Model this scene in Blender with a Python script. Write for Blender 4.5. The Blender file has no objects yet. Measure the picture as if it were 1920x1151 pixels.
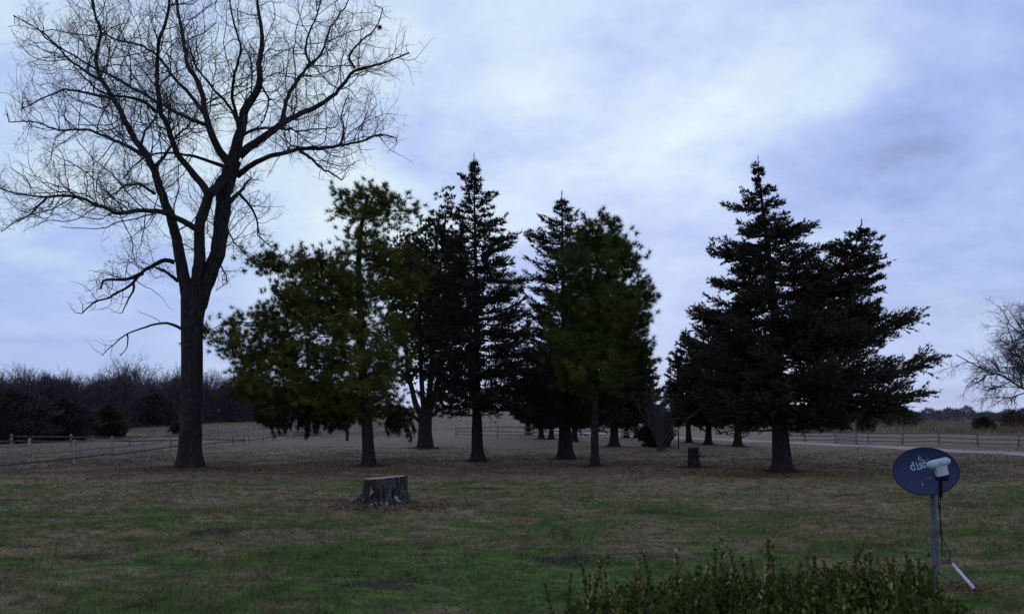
import bpy, math, random
import numpy as np
from mathutils import Vector, noise as mnoise

random.seed(7)
rng = np.random.default_rng(7)
S = bpy.context.scene
COL = S.collection

# ------------------------------------------------------------------ camera
F = 1663.0            # focal length in photo pixels (1920 wide)
HY = 772.0            # horizon row in the photo
CH = 1.8              # eye height
cam = bpy.data.cameras.new('camera')
cam.sensor_width = 36.0
cam.lens = 36.0 * F / 1920.0
cam.shift_y = (HY - 575.5) / 1920.0
cam.clip_start = 0.05
cam.clip_end = 6000
cam_o = bpy.data.objects.new('camera', cam)
COL.objects.link(cam_o)
cam_o.location = (0, 0, CH)
cam_o.rotation_euler = (math.radians(90), 0, 0)
S.camera = cam_o

# ------------------------------------------------------------------ world
SUN_EL, SUN_AZ = math.radians(20), math.radians(8)
W = bpy.data.worlds.new('World')
S.world = W
W.use_nodes = True
nt = W.node_tree
nt.nodes.clear()


def nd(nt, typ, **kw):
    n = nt.nodes.new(typ)
    for k, v in kw.items():
        if k.startswith('i_'):
            key = k[2:]
            key = int(key) if key.isdigit() else key
            n.inputs[key].default_value = v
        else:
            setattr(n, k, v)
    return n


def math_n(nt, op, a, b=None, clamp=False):
    n = nt.nodes.new('ShaderNodeMath')
    n.operation = op
    n.use_clamp = clamp
    for i, v in enumerate((a, b)):
        if v is None:
            continue
        if isinstance(v, (int, float)):
            n.inputs[i].default_value = v
        else:
            nt.links.new(v, n.inputs[i])
    return n.outputs[0]


def mix_n(nt, fac, a, b):
    n = nt.nodes.new('ShaderNodeMix')
    n.data_type = 'RGBA'
    for i, v in ((0, fac), (6, a), (7, b)):
        if isinstance(v, (int, float)):
            n.inputs[i].default_value = v
        elif isinstance(v, tuple):
            n.inputs[i].default_value = (*v, 1)
        else:
            nt.links.new(v, n.inputs[i])
    return n.outputs[2]


def noise_n(nt, vec, scale, detail=4, rough=.55, dist=0.0):
    n = nt.nodes.new('ShaderNodeTexNoise')
    n.inputs['Scale'].default_value = scale
    n.inputs['Detail'].default_value = detail
    n.inputs['Roughness'].default_value = rough
    n.inputs['Distortion'].default_value = dist
    if vec is not None:
        nt.links.new(vec, n.inputs['Vector'])
    return n.outputs['Fac']


def range_n(nt, v, a, b, c=0.0, d=1.0, smooth=True):
    n = nt.nodes.new('ShaderNodeMapRange')
    n.interpolation_type = 'SMOOTHSTEP' if smooth else 'LINEAR'
    nt.links.new(v, n.inputs[0])
    for i, x in enumerate((a, b, c, d)):
        n.inputs[i + 1].default_value = x
    return n.outputs[0]


sky = nd(nt, 'ShaderNodeTexSky')
sky.sky_type = 'NISHITA'
sky.sun_disc = False
sky.sun_elevation = SUN_EL
sky.sun_rotation = SUN_AZ
tc = nd(nt, 'ShaderNodeTexCoord')
sep = nd(nt, 'ShaderNodeSeparateXYZ')
nt.links.new(tc.outputs['Generated'], sep.inputs[0])
zz = math_n(nt, 'MAXIMUM', sep.outputs[2], 0.0)
den = math_n(nt, 'ADD', zz, 0.30)
cx = math_n(nt, 'ADD', math_n(nt, 'DIVIDE', sep.outputs[0], den), -.2)
cy = math_n(nt, 'ADD', math_n(nt, 'DIVIDE', sep.outputs[1], den), .38)
comb = nd(nt, 'ShaderNodeCombineXYZ')
nt.links.new(cx, comb.inputs[0])
nt.links.new(cy, comb.inputs[1])
comb.inputs[2].default_value = 20.3
cv = comb.outputs[0]
big = noise_n(nt, cv, 0.9, 2, .5, .3)
mid = noise_n(nt, cv, 3.6, 5, .55, .2)
fine = noise_n(nt, cv, 12, 4, .6)
cl = math_n(nt, 'ADD', math_n(nt, 'MULTIPLY', big, .5), math_n(nt, 'ADD', math_n(nt, 'MULTIPLY', mid, .38), math_n(nt, 'MULTIPLY', fine, .12)))
ramp = nd(nt, 'ShaderNodeValToRGB')
e = ramp.color_ramp.elements
e[0].position, e[0].color = .36, (.28, .37, .68, 1)
e[1].position, e[1].color = .68, (.80, .96, 1.08, 1)
for p, c in ((.43, (.36, .50, .93, 1)), (.51, (.48, .62, 1.02, 1)), (.58, (.61, .78, 1.06, 1))):
    x = e.new(p)
    x.color = c
# a paler, streaked layer towards the horizon
hz = range_n(nt, sep.outputs[2], .02, .22, 1.0, 0.0)
mp = nd(nt, 'ShaderNodeMapping')
nt.links.new(tc.outputs['Generated'], mp.inputs[0])
mp.inputs['Scale'].default_value = (2.2, 2.2, 22.0)
st = noise_n(nt, mp.outputs[0], 1.3, 3, .5, .2)
stk = range_n(nt, st, .50, .66)
pale = mix_n(nt, math_n(nt, 'MULTIPLY', stk, .45), (.50, .64, 1.0), (.27, .32, .60))
# brighter veil of cloud round the hidden sun
dt = nd(nt, 'ShaderNodeVectorMath', operation='DOT_PRODUCT')
nt.links.new(tc.outputs['Generated'], dt.inputs[0])
dt.inputs[1].default_value = (math.sin(SUN_AZ) * math.cos(SUN_EL), math.cos(SUN_AZ) * math.cos(SUN_EL), math.sin(SUN_EL))
glow = range_n(nt, dt.outputs['Value'], .80, 1.0)
cl2 = math_n(nt, 'ADD', cl, math_n(nt, 'MULTIPLY', glow, .014))
nt.links.new(cl2, ramp.inputs[0])
cloud = mix_n(nt, math_n(nt, 'MULTIPLY', hz, .8), ramp.outputs[0], pale)
cs = nd(nt, 'ShaderNodeVectorMath', operation='SCALE')
nt.links.new(cloud, cs.inputs[0])
cs.inputs['Scale'].default_value = 10.0
final = mix_n(nt, .95, sky.outputs[0], cs.outputs[0])
bg = nd(nt, 'ShaderNodeBackground')
bg.inputs['Strength'].default_value = 0.089
nt.links.new(final, bg.inputs[0])
wo = nd(nt, 'ShaderNodeOutputWorld')
nt.links.new(bg.outputs[0], wo.inputs[0])

sun = bpy.data.lights.new('sun', 'SUN')
sun.energy = 0.5
sun.angle = math.radians(40)
sun.color = (1.0, .96, .9)
sun_o = bpy.data.objects.new('sun', sun)
COL.objects.link(sun_o)
sd = Vector((math.sin(SUN_AZ) * math.cos(SUN_EL), math.cos(SUN_AZ) * math.cos(SUN_EL), math.sin(SUN_EL)))
sun_o.rotation_euler = sd.to_track_quat('Z', 'Y').to_euler()
sun_o.location = sd * 50

S.view_settings.view_transform = 'Standard'
S.view_settings.look = 'None'
S.view_settings.exposure = 0.0
S.view_settings.gamma = 1.0
S.view_settings.use_curve_mapping = False
S.cycles.max_bounces = 5
S.cycles.diffuse_bounces = 3

# ------------------------------------------------------------------ helpers


def smooth(a, b, x):
    t = np.clip((x - a) / (b - a), 0, 1)
    return t * t * (3 - 2 * t)


def H(x, y):
    """height of the ground"""
    x = np.asarray(x, float)
    y = np.asarray(y, float)
    yy = np.maximum(y, 1.0)
    u = .022 * np.sin(.9 * x + .35 * y + 1) + .02 * np.sin(-.5 * x + .8 * y) + .015 * np.sin(1.7 * x - 1.1 * y + 2)
    u = u * smooth(6, 12, y)
    r = x / yy
    hill = 2.9 * smooth(75, 250, y) * np.exp(-((r + .05) / .17) ** 2)
    dip = -1.3 * smooth(110, 260, y) / (1 + np.exp(np.clip(-(r - .30) / .04, -50, 50)))
    return u + hill + dip


def gp(px, py):
    """ground point under photo pixel (for the level part of the ground)"""
    d = CH * F / (py - HY)
    x = (px - 960) / F * d
    return np.array([x, d, float(H(x, d))])


def P3(px, py, d):
    return np.array([(px - 960) / F * d, d, CH - (py - HY) / F * d])


def unit(v):
    return v / np.maximum(np.linalg.norm(v, axis=-1, keepdims=True), 1e-9)


def link(name, me, mat=None, parent=None, kind=None):
    o = bpy.data.objects.new(name, me)
    COL.objects.link(o)
    if mat is not None and me is not None and not me.materials:
        me.materials.append(mat)
    if parent is not None:
        o.parent = parent
    if kind:
        o['kind'] = kind
    return o


def thing(name, label, cat, loc=(0, 0, 0), group=None, rz=0):
    o = bpy.data.objects.new(name, None)
    COL.objects.link(o)
    o.empty_display_size = .2
    o.location = loc
    o.rotation_euler = (0, 0, rz)
    o['label'] = label
    o['category'] = cat
    if group:
        o['group'] = group
    return o


def copy_tree(root, loc, rz=0, sc=(1, 1, 1), label=None, group=None):
    r = root.copy()
    COL.objects.link(r)
    r.location = loc
    r.rotation_euler = (0, 0, rz)
    r.scale = sc
    if label:
        r['label'] = label
    if group:
        r['group'] = group
    for c in list(root.children):
        k = c.copy()
        COL.objects.link(k)
        k.parent = r
        for g in list(c.children):
            q = g.copy()
            COL.objects.link(q)
            q.parent = k
    return r


class MB:
    """collects faces; build() makes one mesh"""

    def __init__(self):
        self.v, self.f, self.n, self.r = [], [], 0, []

    def add(self, v, f, r=None):
        v = np.asarray(v, np.float32).reshape(-1, 3)
        f = np.asarray(f, np.int32)
        self.v.append(v)
        self.f.append(f + self.n)
        self.n += len(v)
        self.r.append(np.full(len(f), .5, np.float32) if r is None else np.broadcast_to(np.asarray(r, np.float32), (len(f),)))
        return self

    def mesh(self, name, mat=None, smooth_=True, origin=None):
        me = bpy.data.meshes.new(name)
        V = np.concatenate(self.v) if self.v else np.zeros((0, 3), np.float32)
        if origin is not None:
            V = V - np.asarray(origin, np.float32)
        loops, starts, tot = [], [], 0
        for f in self.f:
            loops.append(f.ravel())
            k = f.shape[1]
            starts.append(tot + np.arange(len(f)) * k)
            tot += f.size
        loops = np.concatenate(loops).astype(np.int32)
        starts = np.concatenate(starts).astype(np.int32)
        me.vertices.add(len(V))
        me.vertices.foreach_set('co', V.ravel())
        me.loops.add(len(loops))
        me.loops.foreach_set('vertex_index', loops)
        me.polygons.add(len(starts))
        me.polygons.foreach_set('loop_start', starts)
        me.update(calc_edges=True)
        me.polygons.foreach_set('use_smooth', np.full(len(starts), smooth_, bool))
        a = me.attributes.new('rnd', 'FLOAT', 'FACE')
        a.data.foreach_set('value', np.concatenate(self.r).astype(np.float32))
        if mat:
            me.materials.append(mat)
        me.validate()
        return me

    def build(self, name, mat, parent=None, origin=None, smooth_=True, kind=None):
        return link(name, self.mesh(name, mat, smooth_, origin), None, parent, kind)


def perp(D):
    a = np.where(np.abs(D[:, 2:3]) > .9, np.array([[1., 0, 0]]), np.array([[0, 0, 1.]]))
    u = unit(np.cross(D, a))
    return u, np.cross(D, u)


def prisms(mb, P0, P1, R0, R1, k=3, r=None):
    P0, P1 = np.asarray(P0, float), np.asarray(P1, float)
    if not len(P0):
        return
    n = len(P0)
    D = unit(P1 - P0)
    u, w = perp(D)
    ang = np.arange(k) / k * 2 * math.pi
    ring = np.cos(ang)[None, :, None] * u[:, None] + np.sin(ang)[None, :, None] * w[:, None]
    a = P0[:, None] + ring * np.asarray(R0)[:, None, None]
    b = P1[:, None] + ring * np.asarray(R1)[:, None, None]
    v = np.concatenate([a, b], 1).reshape(-1, 3)
    base = (np.arange(n) * 2 * k)[:, None]
    i = np.arange(k)[None]
    j = (np.arange(k) + 1) % k
    f = np.stack([base + i, base + j[None], base + k + j[None], base + k + i], -1).reshape(-1, 4)
    mb.add(v, f, None if r is None else np.repeat(r, k))


def tube(mb, pts, rad, k=8, disp=None, cap=True):
    pts = np.asarray(pts, float)
    n = len(pts)
    rad = np.broadcast_to(np.asarray(rad, float), (n,))
    T = np.gradient(pts, axis=0)
    T = unit(T)
    u = np.cross(T[0], [0, 1, 0.01])
    u = u / np.linalg.norm(u)
    ang = np.arange(k) / k * 2 * math.pi
    V = []
    for i in range(n):
        u = u - T[i] * np.dot(u, T[i])
        u = u / np.linalg.norm(u)
        w = np.cross(T[i], u)
        rr = rad[i] * np.ones(k)
        if disp is not None:
            rr = rr * disp(i, ang)
        V.append(pts[i] + np.cos(ang)[:, None] * u * rr[:, None] + np.sin(ang)[:, None] * w * rr[:, None])
    V = np.concatenate(V)
    i = np.repeat(np.arange(n - 1), k) * k
    j = np.tile(np.arange(k), n - 1)
    j2 = (j + 1) % k
    f = np.stack([i + j, i + j2, i + k + j2, i + k + j], -1)
    mb.add(V, f)
    if cap:
        mb.add(np.concatenate([V[:k], pts[:1]]), [[(q + 1) % k, q, k] for q in range(k)])
        mb.add(np.concatenate([V[-k:], pts[-1:]]), [[q, (q + 1) % k, k] for q in range(k)])


def box(mb, c, s, rot=None, taper=None):
    x, y, z = np.asarray(s) / 2
    v = np.array([[-x, -y, -z], [x, -y, -z], [x, y, -z], [-x, y, -z], [-x, -y, z], [x, -y, z], [x, y, z], [-x, y, z]])
    if taper:
        v[4:, :2] *= taper
    if rot is not None:
        v = v @ np.asarray(rot).T
    mb.add(v + np.asarray(c), [[0, 3, 2, 1], [4, 5, 6, 7], [0, 1, 5, 4], [1, 2, 6, 5], [2, 3, 7, 6], [3, 0, 4, 7]])


def flakes(mb, P, D, L, Wd, r=None, g=rng):
    """one small triangle per leaf / needle / blade"""
    n = len(P)
    if not n:
        return
    D = unit(D)
    sd_ = unit(np.cross(D, g.normal(size=(n, 3))))
    L = np.broadcast_to(L, (n,))[:, None]
    Wd = np.broadcast_to(Wd, (n,))[:, None]
    v = np.stack([P - sd_ * Wd / 2, P + sd_ * Wd / 2, P + D * L], 1).reshape(-1, 3)
    mb.add(v, np.arange(3 * n).reshape(-1, 3), g.random(n) if r is None else r)


def resample(pts, step):
    pts = np.asarray(pts, float)
    seg = np.linalg.norm(np.diff(pts, axis=0), axis=1)
    s = np.concatenate([[0], np.cumsum(seg)])
    n = max(3, int(s[-1] / step) + 1)
    t = np.linspace(0, s[-1], n)
    # catmull-rom like smoothing: sample linear then blur
    q = np.stack([np.interp(t, s, pts[:, i]) for i in range(pts.shape[1])], 1)
    for _ in range(2):
        q[1:-1] = .25 * q[:-2] + .5 * q[1:-1] + .25 * q[2:]
    return q


def colonize(pos, par, attr, step, kill, infl, iters, g, jitter=.25, trop=(0, 0, 0), maxkids=3):
    pos = [np.asarray(pos, float)]
    par = list(par)
    allp = pos[0]
    A = np.asarray(attr, float)
    nearest = np.zeros(len(A), int)
    dist = np.full(len(A), 1e9)
    for c in range(0, len(A), 500):
        dd = np.linalg.norm(A[c:c + 500, None] - allp[None], axis=2)
        nearest[c:c + 500] = dd.argmin(1)
        dist[c:c + 500] = dd.min(1)
    kids = np.zeros(len(allp), int)
    trop = np.asarray(trop, float)
    for it in range(iters):
        keep = dist > kill
        A, nearest, dist = A[keep], nearest[keep], dist[keep]
        if not len(A):
            break
        act = (dist < infl) & (kids[nearest] < maxkids)
        if not act.any():
            break
        ids, inv = np.unique(nearest[act], return_inverse=True)
        vec = unit(A[act] - allp[nearest[act]])
        sm = np.zeros((len(ids), 3))
        np.add.at(sm, inv, vec)
        d = unit(unit(sm) + jitter * g.normal(size=sm.shape) + trop)
        new = allp[ids] + d * step
        i0 = len(allp)
        kids[ids] += 1
        par.extend(ids.tolist())
        allp = np.concatenate([allp, new])
        kids = np.concatenate([kids, np.zeros(len(new), int)])
        for c in range(0, len(A), 2000):
            dd = np.linalg.norm(A[c:c + 2000, None] - new[None], axis=2)
            m = dd.min(1)
            am = dd.argmin(1)
            b = m < dist[c:c + 2000]
            sl = np.arange(c, min(c + 2000, len(A)))
            dist[sl[b]] = m[b]
            nearest[sl[b]] = am[b] + i0
    return allp, np.array(par, int)


def pipe_radii(par, n0, r_tip, expo=2.4, rmax=None):
    n = len(par)
    acc = np.zeros(n)
    kids = np.zeros(n, int)
    for i in range(n - 1, -1, -1):
        if kids[i] == 0:
            acc[i] = r_tip ** expo
        p = par[i]
        if p >= 0:
            acc[p] += acc[i]
            kids[p] += 1
    r = acc ** (1 / expo)
    if rmax:
        r = np.minimum(r, rmax)
    return r, kids


# ------------------------------------------------------------------ materials


def base_mat(name, rough=.85):
    m = bpy.data.materials.new(name)
    m.use_nodes = True
    nt = m.node_tree
    b = nt.nodes['Principled BSDF']
    b.inputs['Roughness'].default_value = rough
    b.inputs['Specular IOR Level'].default_value = .25
    return m, nt, b


def rnd_out(nt):
    a = nt.nodes.new('ShaderNodeAttribute')
    a.attribute_name = 'rnd'
    return a.outputs['Fac']


def pos_out(nt):
    return nt.nodes.new('ShaderNodeNewGeometry').outputs['Position']


def scaled(nt, vec, s):
    m = nt.nodes.new('ShaderNodeMapping')
    m.inputs['Scale'].default_value = s
    nt.links.new(vec, m.inputs[0])
    return m.outputs[0]


def bump(nt, b, h, strength=.5, dist=.02):
    n = nt.nodes.new('ShaderNodeBump')
    n.inputs['Strength'].default_value = strength
    n.inputs['Distance'].default_value = dist
    nt.links.new(h, n.inputs['Height'])
    nt.links.new(n.outputs[0], b.inputs['Normal'])


def foliage_mat(name, c1, c2, c3, scale=1.2, rough=.75, thr=(.52, .66)):
    m, nt, b = base_mat(name, rough)
    b.inputs['Specular IOR Level'].default_value = .08
    r = rnd_out(nt)
    n = noise_n(nt, pos_out(nt), scale, 3)
    col = mix_n(nt, r, c1, c2)
    k = math_n(nt, 'MULTIPLY', range_n(nt, n, *thr), range_n(nt, r, .25, .8))
    col = mix_n(nt, k, col, c3)
    nt.links.new(col, b.inputs['Base Color'])
    return m


def bark_mat(name, c1, c2, sc=1.0, bs=.8):
    m, nt, b = base_mat(name, .92)
    p = scaled(nt, pos_out(nt), (9 * sc, 9 * sc, 1.6 * sc))
    v = nt.nodes.new('ShaderNodeTexVoronoi')
    v.feature = 'DISTANCE_TO_EDGE'
    v.inputs['Scale'].default_value = 1.6
    pn = noise_n(nt, p, 1.2, 4)
    ad = nt.nodes.new('ShaderNodeVectorMath')
    ad.operation = 'ADD'
    nt.links.new(p, ad.inputs[0])
    nt.links.new(pn, ad.inputs[1])
    nt.links.new(ad.outputs[0], v.inputs['Vector'])
    ed = range_n(nt, v.outputs['Distance'], 0.0, .22)
    n2 = noise_n(nt, pos_out(nt), 7, 5)
    k = math_n(nt, 'MULTIPLY', ed, range_n(nt, n2, .3, .7))
    nt.links.new(mix_n(nt, k, c1, c2), b.inputs['Base Color'])
    bump(nt, b, ed, bs, .04)
    return m


def plain_mat(name, c1, c2, scale=8, rough=.7, bs=.15, metal=0.0, stretch=(1, 1, 1)):
    m, nt, b = base_mat(name, rough)
    p = scaled(nt, pos_out(nt), stretch)
    n = noise_n(nt, p, scale, 5, .6)
    nt.links.new(mix_n(nt, range_n(nt, n, .35, .68), c1, c2), b.inputs['Base Color'])
    b.inputs['Metallic'].default_value = metal
    bump(nt, b, n, bs, .01)
    return m


def lawn_color(nt, rnd=None):
    p = pos_out(nt)
    sp = nt.nodes.new('ShaderNodeSeparateXYZ')
    nt.links.new(p, sp.inputs[0])
    y = sp.outputs[1]
    flat = scaled(nt, p, (.7, 1.1, 0))
    n1 = noise_n(nt, flat, .16, 3, .5)
    n2 = noise_n(nt, flat, 1.0, 6, .72, .4)
    n3 = noise_n(nt, flat, 4.5, 4, .65)
    n4 = noise_n(nt, scaled(nt, p, (.55, 1.2, 0)), .62, 4, .6, .6)
    bias = math_n(nt, 'ADD', range_n(nt, y, 9.0, 21, .045, -.012), range_n(nt, y, 22, 34, 0, -.03))
    g = math_n(nt, 'ADD', math_n(nt, 'ADD', math_n(nt, 'MULTIPLY', n1, .35), math_n(nt, 'MULTIPLY', n2, .45)),
               math_n(nt, 'ADD', math_n(nt, 'MULTIPLY', n3, .2), bias))
    # each tuft a little lighter or darker
    if rnd is not None:
        g = math_n(nt, 'ADD', g, math_n(nt, 'MULTIPLY', math_n(nt, 'SUBTRACT', rnd, .5), .09))
    gk = range_n(nt, g, .485, .55)
    tan = mix_n(nt, range_n(nt, n3, .40, .60), (.125, .086, .048), (.315, .225, .122))
    far = range_n(nt, y, 34, 60)
    tan = mix_n(nt, math_n(nt, 'MULTIPLY', far, .8), tan, (.142, .096, .070))
    green = mix_n(nt, range_n(nt, n3, .3, .7), (.034, .062, .010), (.105, .175, .024))
    col = mix_n(nt, math_n(nt, 'MULTIPLY', gk, .95), tan, green)
    # reddish fallen needles under the grove, with the crowns' shade painted in
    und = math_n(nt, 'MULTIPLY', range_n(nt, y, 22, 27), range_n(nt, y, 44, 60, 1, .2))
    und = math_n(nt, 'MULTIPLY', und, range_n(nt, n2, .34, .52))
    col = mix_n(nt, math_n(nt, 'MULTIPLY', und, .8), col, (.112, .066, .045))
    dirt = range_n(nt, n4, .60, .66)
    col = mix_n(nt, math_n(nt, 'MULTIPLY', dirt, .8), col, (.048, .034, .028))
    if rnd is not None:
        col = mix_n(nt, math_n(nt, 'MULTIPLY', range_n(nt, rnd, .85, 1.0), .4), col, (.27, .20, .13))
    return col, n3


m_ground, nt, b = base_mat('lawn_soil', .95)
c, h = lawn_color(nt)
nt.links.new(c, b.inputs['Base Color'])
hb = noise_n(nt, pos_out(nt), 14, 5, .7)
bump(nt, b, hb, .9, .05)

m_grass, nt, b = base_mat('lawn_grass', .8)
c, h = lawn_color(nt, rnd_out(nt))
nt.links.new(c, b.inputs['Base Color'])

m_hay = foliage_mat('dry_field_grass', (.165, .110, .072), (.25, .18, .115), (.125, .078, .058), .3, .9)
m_litter = foliage_mat('leaf_litter', (.11, .055, .03), (.20, .11, .055), (.06, .035, .025), 2, .85)
m_chip = foliage_mat('wood_chip', (.115, .070, .040), (.25, .17, .10), (.05, .034, .028), 5, .9)
m_bark = bark_mat('dark_furrowed_bark', (.018, .014, .013), (.052, .043, .039))
m_twig = plain_mat('twig_bark', (.050, .042, .040), (.085, .072, .068), 5, .9, .1)
m_cbark = bark_mat('cedar_bark', (.022, .016, .014), (.060, .046, .040), 1.4)
m_wtwig = plain_mat('woodland_twig', (.055, .047, .060), (.080, .066, .078), .5, .95, .05)
m_wtwig2 = plain_mat('woodland_twig_russet', (.075, .050, .052), (.10, .066, .062), .5, .95, .05)
m_pine = foliage_mat('pine_needle', (.038, .044, .012), (.118, .120, .020), (.185, .170, .030), .75, .7, (.48, .6))
m_pine2 = foliage_mat('deep_pine_needle', (.036, .046, .014), (.098, .110, .021), (.160, .158, .030), .8, .7, (.52, .66))
m_cedar = foliage_mat('cedar_foliage', (.032, .032, .018), (.046, .042, .024), (.058, .042, .028), .7, .8)
m_cedar_r = foliage_mat('winter_cedar_foliage', (.036, .029, .018), (.052, .040, .025), (.066, .042, .030), .8, .8)
m_cedar_f = foliage_mat('cedar_bush_foliage', (.050, .038, .028), (.062, .046, .034), (.085, .055, .038), .6, .9)
m_thick = foliage_mat('evergreen_thicket', (.046, .038, .034), (.066, .054, .050), (.07, .052, .046), .5, .9)
m_droop = foliage_mat('drooping_needle', (.035, .024, .016), (.050, .034, .022), (.045, .045, .02), .9, .9)
m_box = foliage_mat('boxwood_leaf', (.028, .044, .008), (.095, .108, .020), (.18, .165, .035), 6, .6, (.52, .64))
m_boxd = foliage_mat('dry_boxwood_leaf', (.30, .19, .08), (.44, .34, .16), (.36, .15, .07), 9, .7)
m_boxs = plain_mat('boxwood_stem', (.05, .04, .025), (.08, .065, .035), 20, .8, .1)
m_fwhite = plain_mat('weathered_white_paint', (.15, .145, .14), (.33, .32, .31), 6, .85, .3, 0, (1, 1, 4))
m_fgrey = plain_mat('grey_weathered_wood', (.13, .12, .115), (.26, .24, .23), 5, .9, .3, 0, (4, 4, 1))
m_fdark = plain_mat('dark_wet_wood', (.055, .045, .042), (.10, .085, .08), 5, .9, .3)
m_ftan = plain_mat('dull_brown_rail', (.10, .085, .075), (.19, .165, .145), 5, .9, .2)
m_gravel, nt, b = base_mat('gravel', .95)
n = noise_n(nt, pos_out(nt), 2.2, 6, .75)
nt.links.new(mix_n(nt, range_n(nt, n, .3, .7), (.18, .16, .14), (.27, .245, .22)), b.inputs['Base Color'])
bump(nt, b, n, .6, .03)

# ------------------------------------------------------------------ ground


def spaced(lo, hi, fine_lo, fine_hi, st, growth=1.12):
    a = list(np.arange(fine_lo, fine_hi, st))
    x, s = fine_hi, st
    while x < hi:
        a.append(x)
        s *= growth
        x += s
    a.append(hi)
    x, s = fine_lo, st
    pre = []
    while True:
        s *= growth
        x -= s
        if x <= lo:
            break
        pre.append(x)
    pre.append(lo)
    return np.array(pre[::-1] + a)


gx = spaced(-1600, 1600, -30, 30, .6)
gy = spaced(-300, 2600, 0, 70, .6)
X, Y = np.meshgrid(gx, gy)
V = np.stack([X, Y, H(X, Y)], -1).reshape(-1, 3)
nx, ny = len(gx), len(gy)
i, j = np.meshgrid(np.arange(nx - 1), np.arange(ny - 1))
q = (j * nx + i).ravel()
mb = MB()
mb.add(V, np.stack([q, q + 1, q + nx + 1, q + nx], -1))
g = mb.build('ground', m_ground, kind='structure')

# gravel driveway
rp = np.array([gp(2300, 868)[:2], gp(1920, 852)[:2], gp(1740, 842)[:2], gp(1560, 833.5)[:2], gp(1400, 826.5)[:2], gp(1270, 821)[:2], gp(1150, 816)[:2], gp(1080, 811)[:2], gp(1045, 806)[:2], gp(1030, 800)[:2], gp(1024, 794)[:2], gp(1020, 788)[:2]])
rp = resample(rp, 1.0)
T = unit(np.gradient(rp, axis=0))
Nn = np.stack([-T[:, 1], T[:, 0]], 1)
mb = MB()
rows = []
for k, off in enumerate(np.linspace(-1.6, 1.6, 7)):
    wob = .12 * np.sin(np.arange(len(rp)) * .9 + k) if k in (0, 6) else 0
    pp = rp + Nn * (off + wob)[..., None] if np.ndim(wob) else rp + Nn * off
    z = H(pp[:, 0], pp[:, 1]) + .012 + .02 * (1 - abs(off) / 1.6)
    rows.append(np.concatenate([pp, z[:, None]], 1))
V = np.stack(rows, 1).reshape(-1, 3)
n = len(rp)
i, j = np.meshgrid(np.arange(6), np.arange(n - 1))
q = (j * 7 + i).ravel()
mb.add(V, np.stack([q, q + 1, q + 8, q + 7], -1))
mb.build('gravel_driveway', m_gravel, kind='structure')

# mown winter grass: blade by blade near the camera, fewer and broader further off
N = 560000
u = rng.random(N)
d0, d1 = 6.3, 46.0
d = d0 * (d1 / d0) ** (u ** .95)
x = (rng.random(N) * 2 - 1) * d * .62
cl = mnoise
keep = rng.random(N) > smooth(26, 46, d) * .9
d, x = d[keep], x[keep]
n = len(d)
P = np.stack([x, d, H(x, d) - .004], 1)
az = rng.random(n) * 2 * math.pi
el = np.radians(10 + rng.random(n) * (65 - 42 * smooth(11, 24, d)))
D = np.stack([np.cos(az) * np.cos(el), np.sin(az) * np.cos(el), np.sin(el)], 1)
patch = .5 + .5 * np.sin(x * 1.3 + 2 * np.sin(d * .7)) * np.sin(d * 1.1 + 1.5 * np.sin(x * .6))
clump = .5 + .5 * np.sin(x * 5.1 + 2 * np.sin(d * 2.3)) * np.sin(d * 4.3 + 1.7 * np.sin(x * 2.9 + d))
L = rng.uniform(.03, .075, n) * (.35 + .65 * patch + .5 * clump) * (1 + .012 * d)
mb = MB()
flakes(mb, P, D, L, .0052 * (1 + .16 * (d - 6)), None)
o = mb.build('lawn_grass', m_grass, kind='stuff')
o['label'] = 'short winter grass of the lawn, part green and part dry'
o['category'] = 'grass'

# tall dry grass of the far fields


def dry_field(n, pxr, dr, Lr, w, name, label):
    px = rng.uniform(*pxr, n)
    dd = dr[0] * (dr[1] / dr[0]) ** rng.random(n)
    xx = (px - 960) / F * dd
    cl = np.sin(xx * .35) * np.sin(dd * .21 + xx * .11)
    k = rng.random(n) < .55 + .45 * cl
    xx, dd = xx[k], dd[k]
    m = len(xx)
    P = np.stack([xx, dd, H(xx, dd) - .02], 1)
    D = np.stack([rng.normal(0, .35, m), rng.normal(0, .35, m), np.ones(m)], 1)
    mb = MB()
    flakes(mb, P, D, rng.uniform(*Lr, m) * np.clip(.7 + .3 * rng.normal(size=m), .3, 1.5), w * dd / 100)
    o = mb.build(name, m_hay, kind='stuff')
    o['label'] = label
    o['category'] = 'grass'


dry_field(42000, (1480, 2060), (72, 230), (.25, .8), .07, 'dry_grass', 'tall dry grass in the field behind the right fence')
dry_field(30000, (-120, 760), (62, 150), (.15, .5), .06, 'dry_grass', 'dry grass in the field behind the left fence')
dry_field(16000, (700, 1480), (80, 260), (.12, .4), .07, 'dry_grass', 'dry grass on the rise behind the grove')

# ------------------------------------------------------------------ the large bare tree
TB = gp(356, 879)
td = TB[1]
ts = td / F          # metres per photo pixel at the tree


def c1(*pts):
    return [(a / 2.3975, b / 2.3975) for a, b in pts]


def c2(*pts):
    return [(a / 2.398, b / 2.398 + 420) for a, b in pts]


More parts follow.
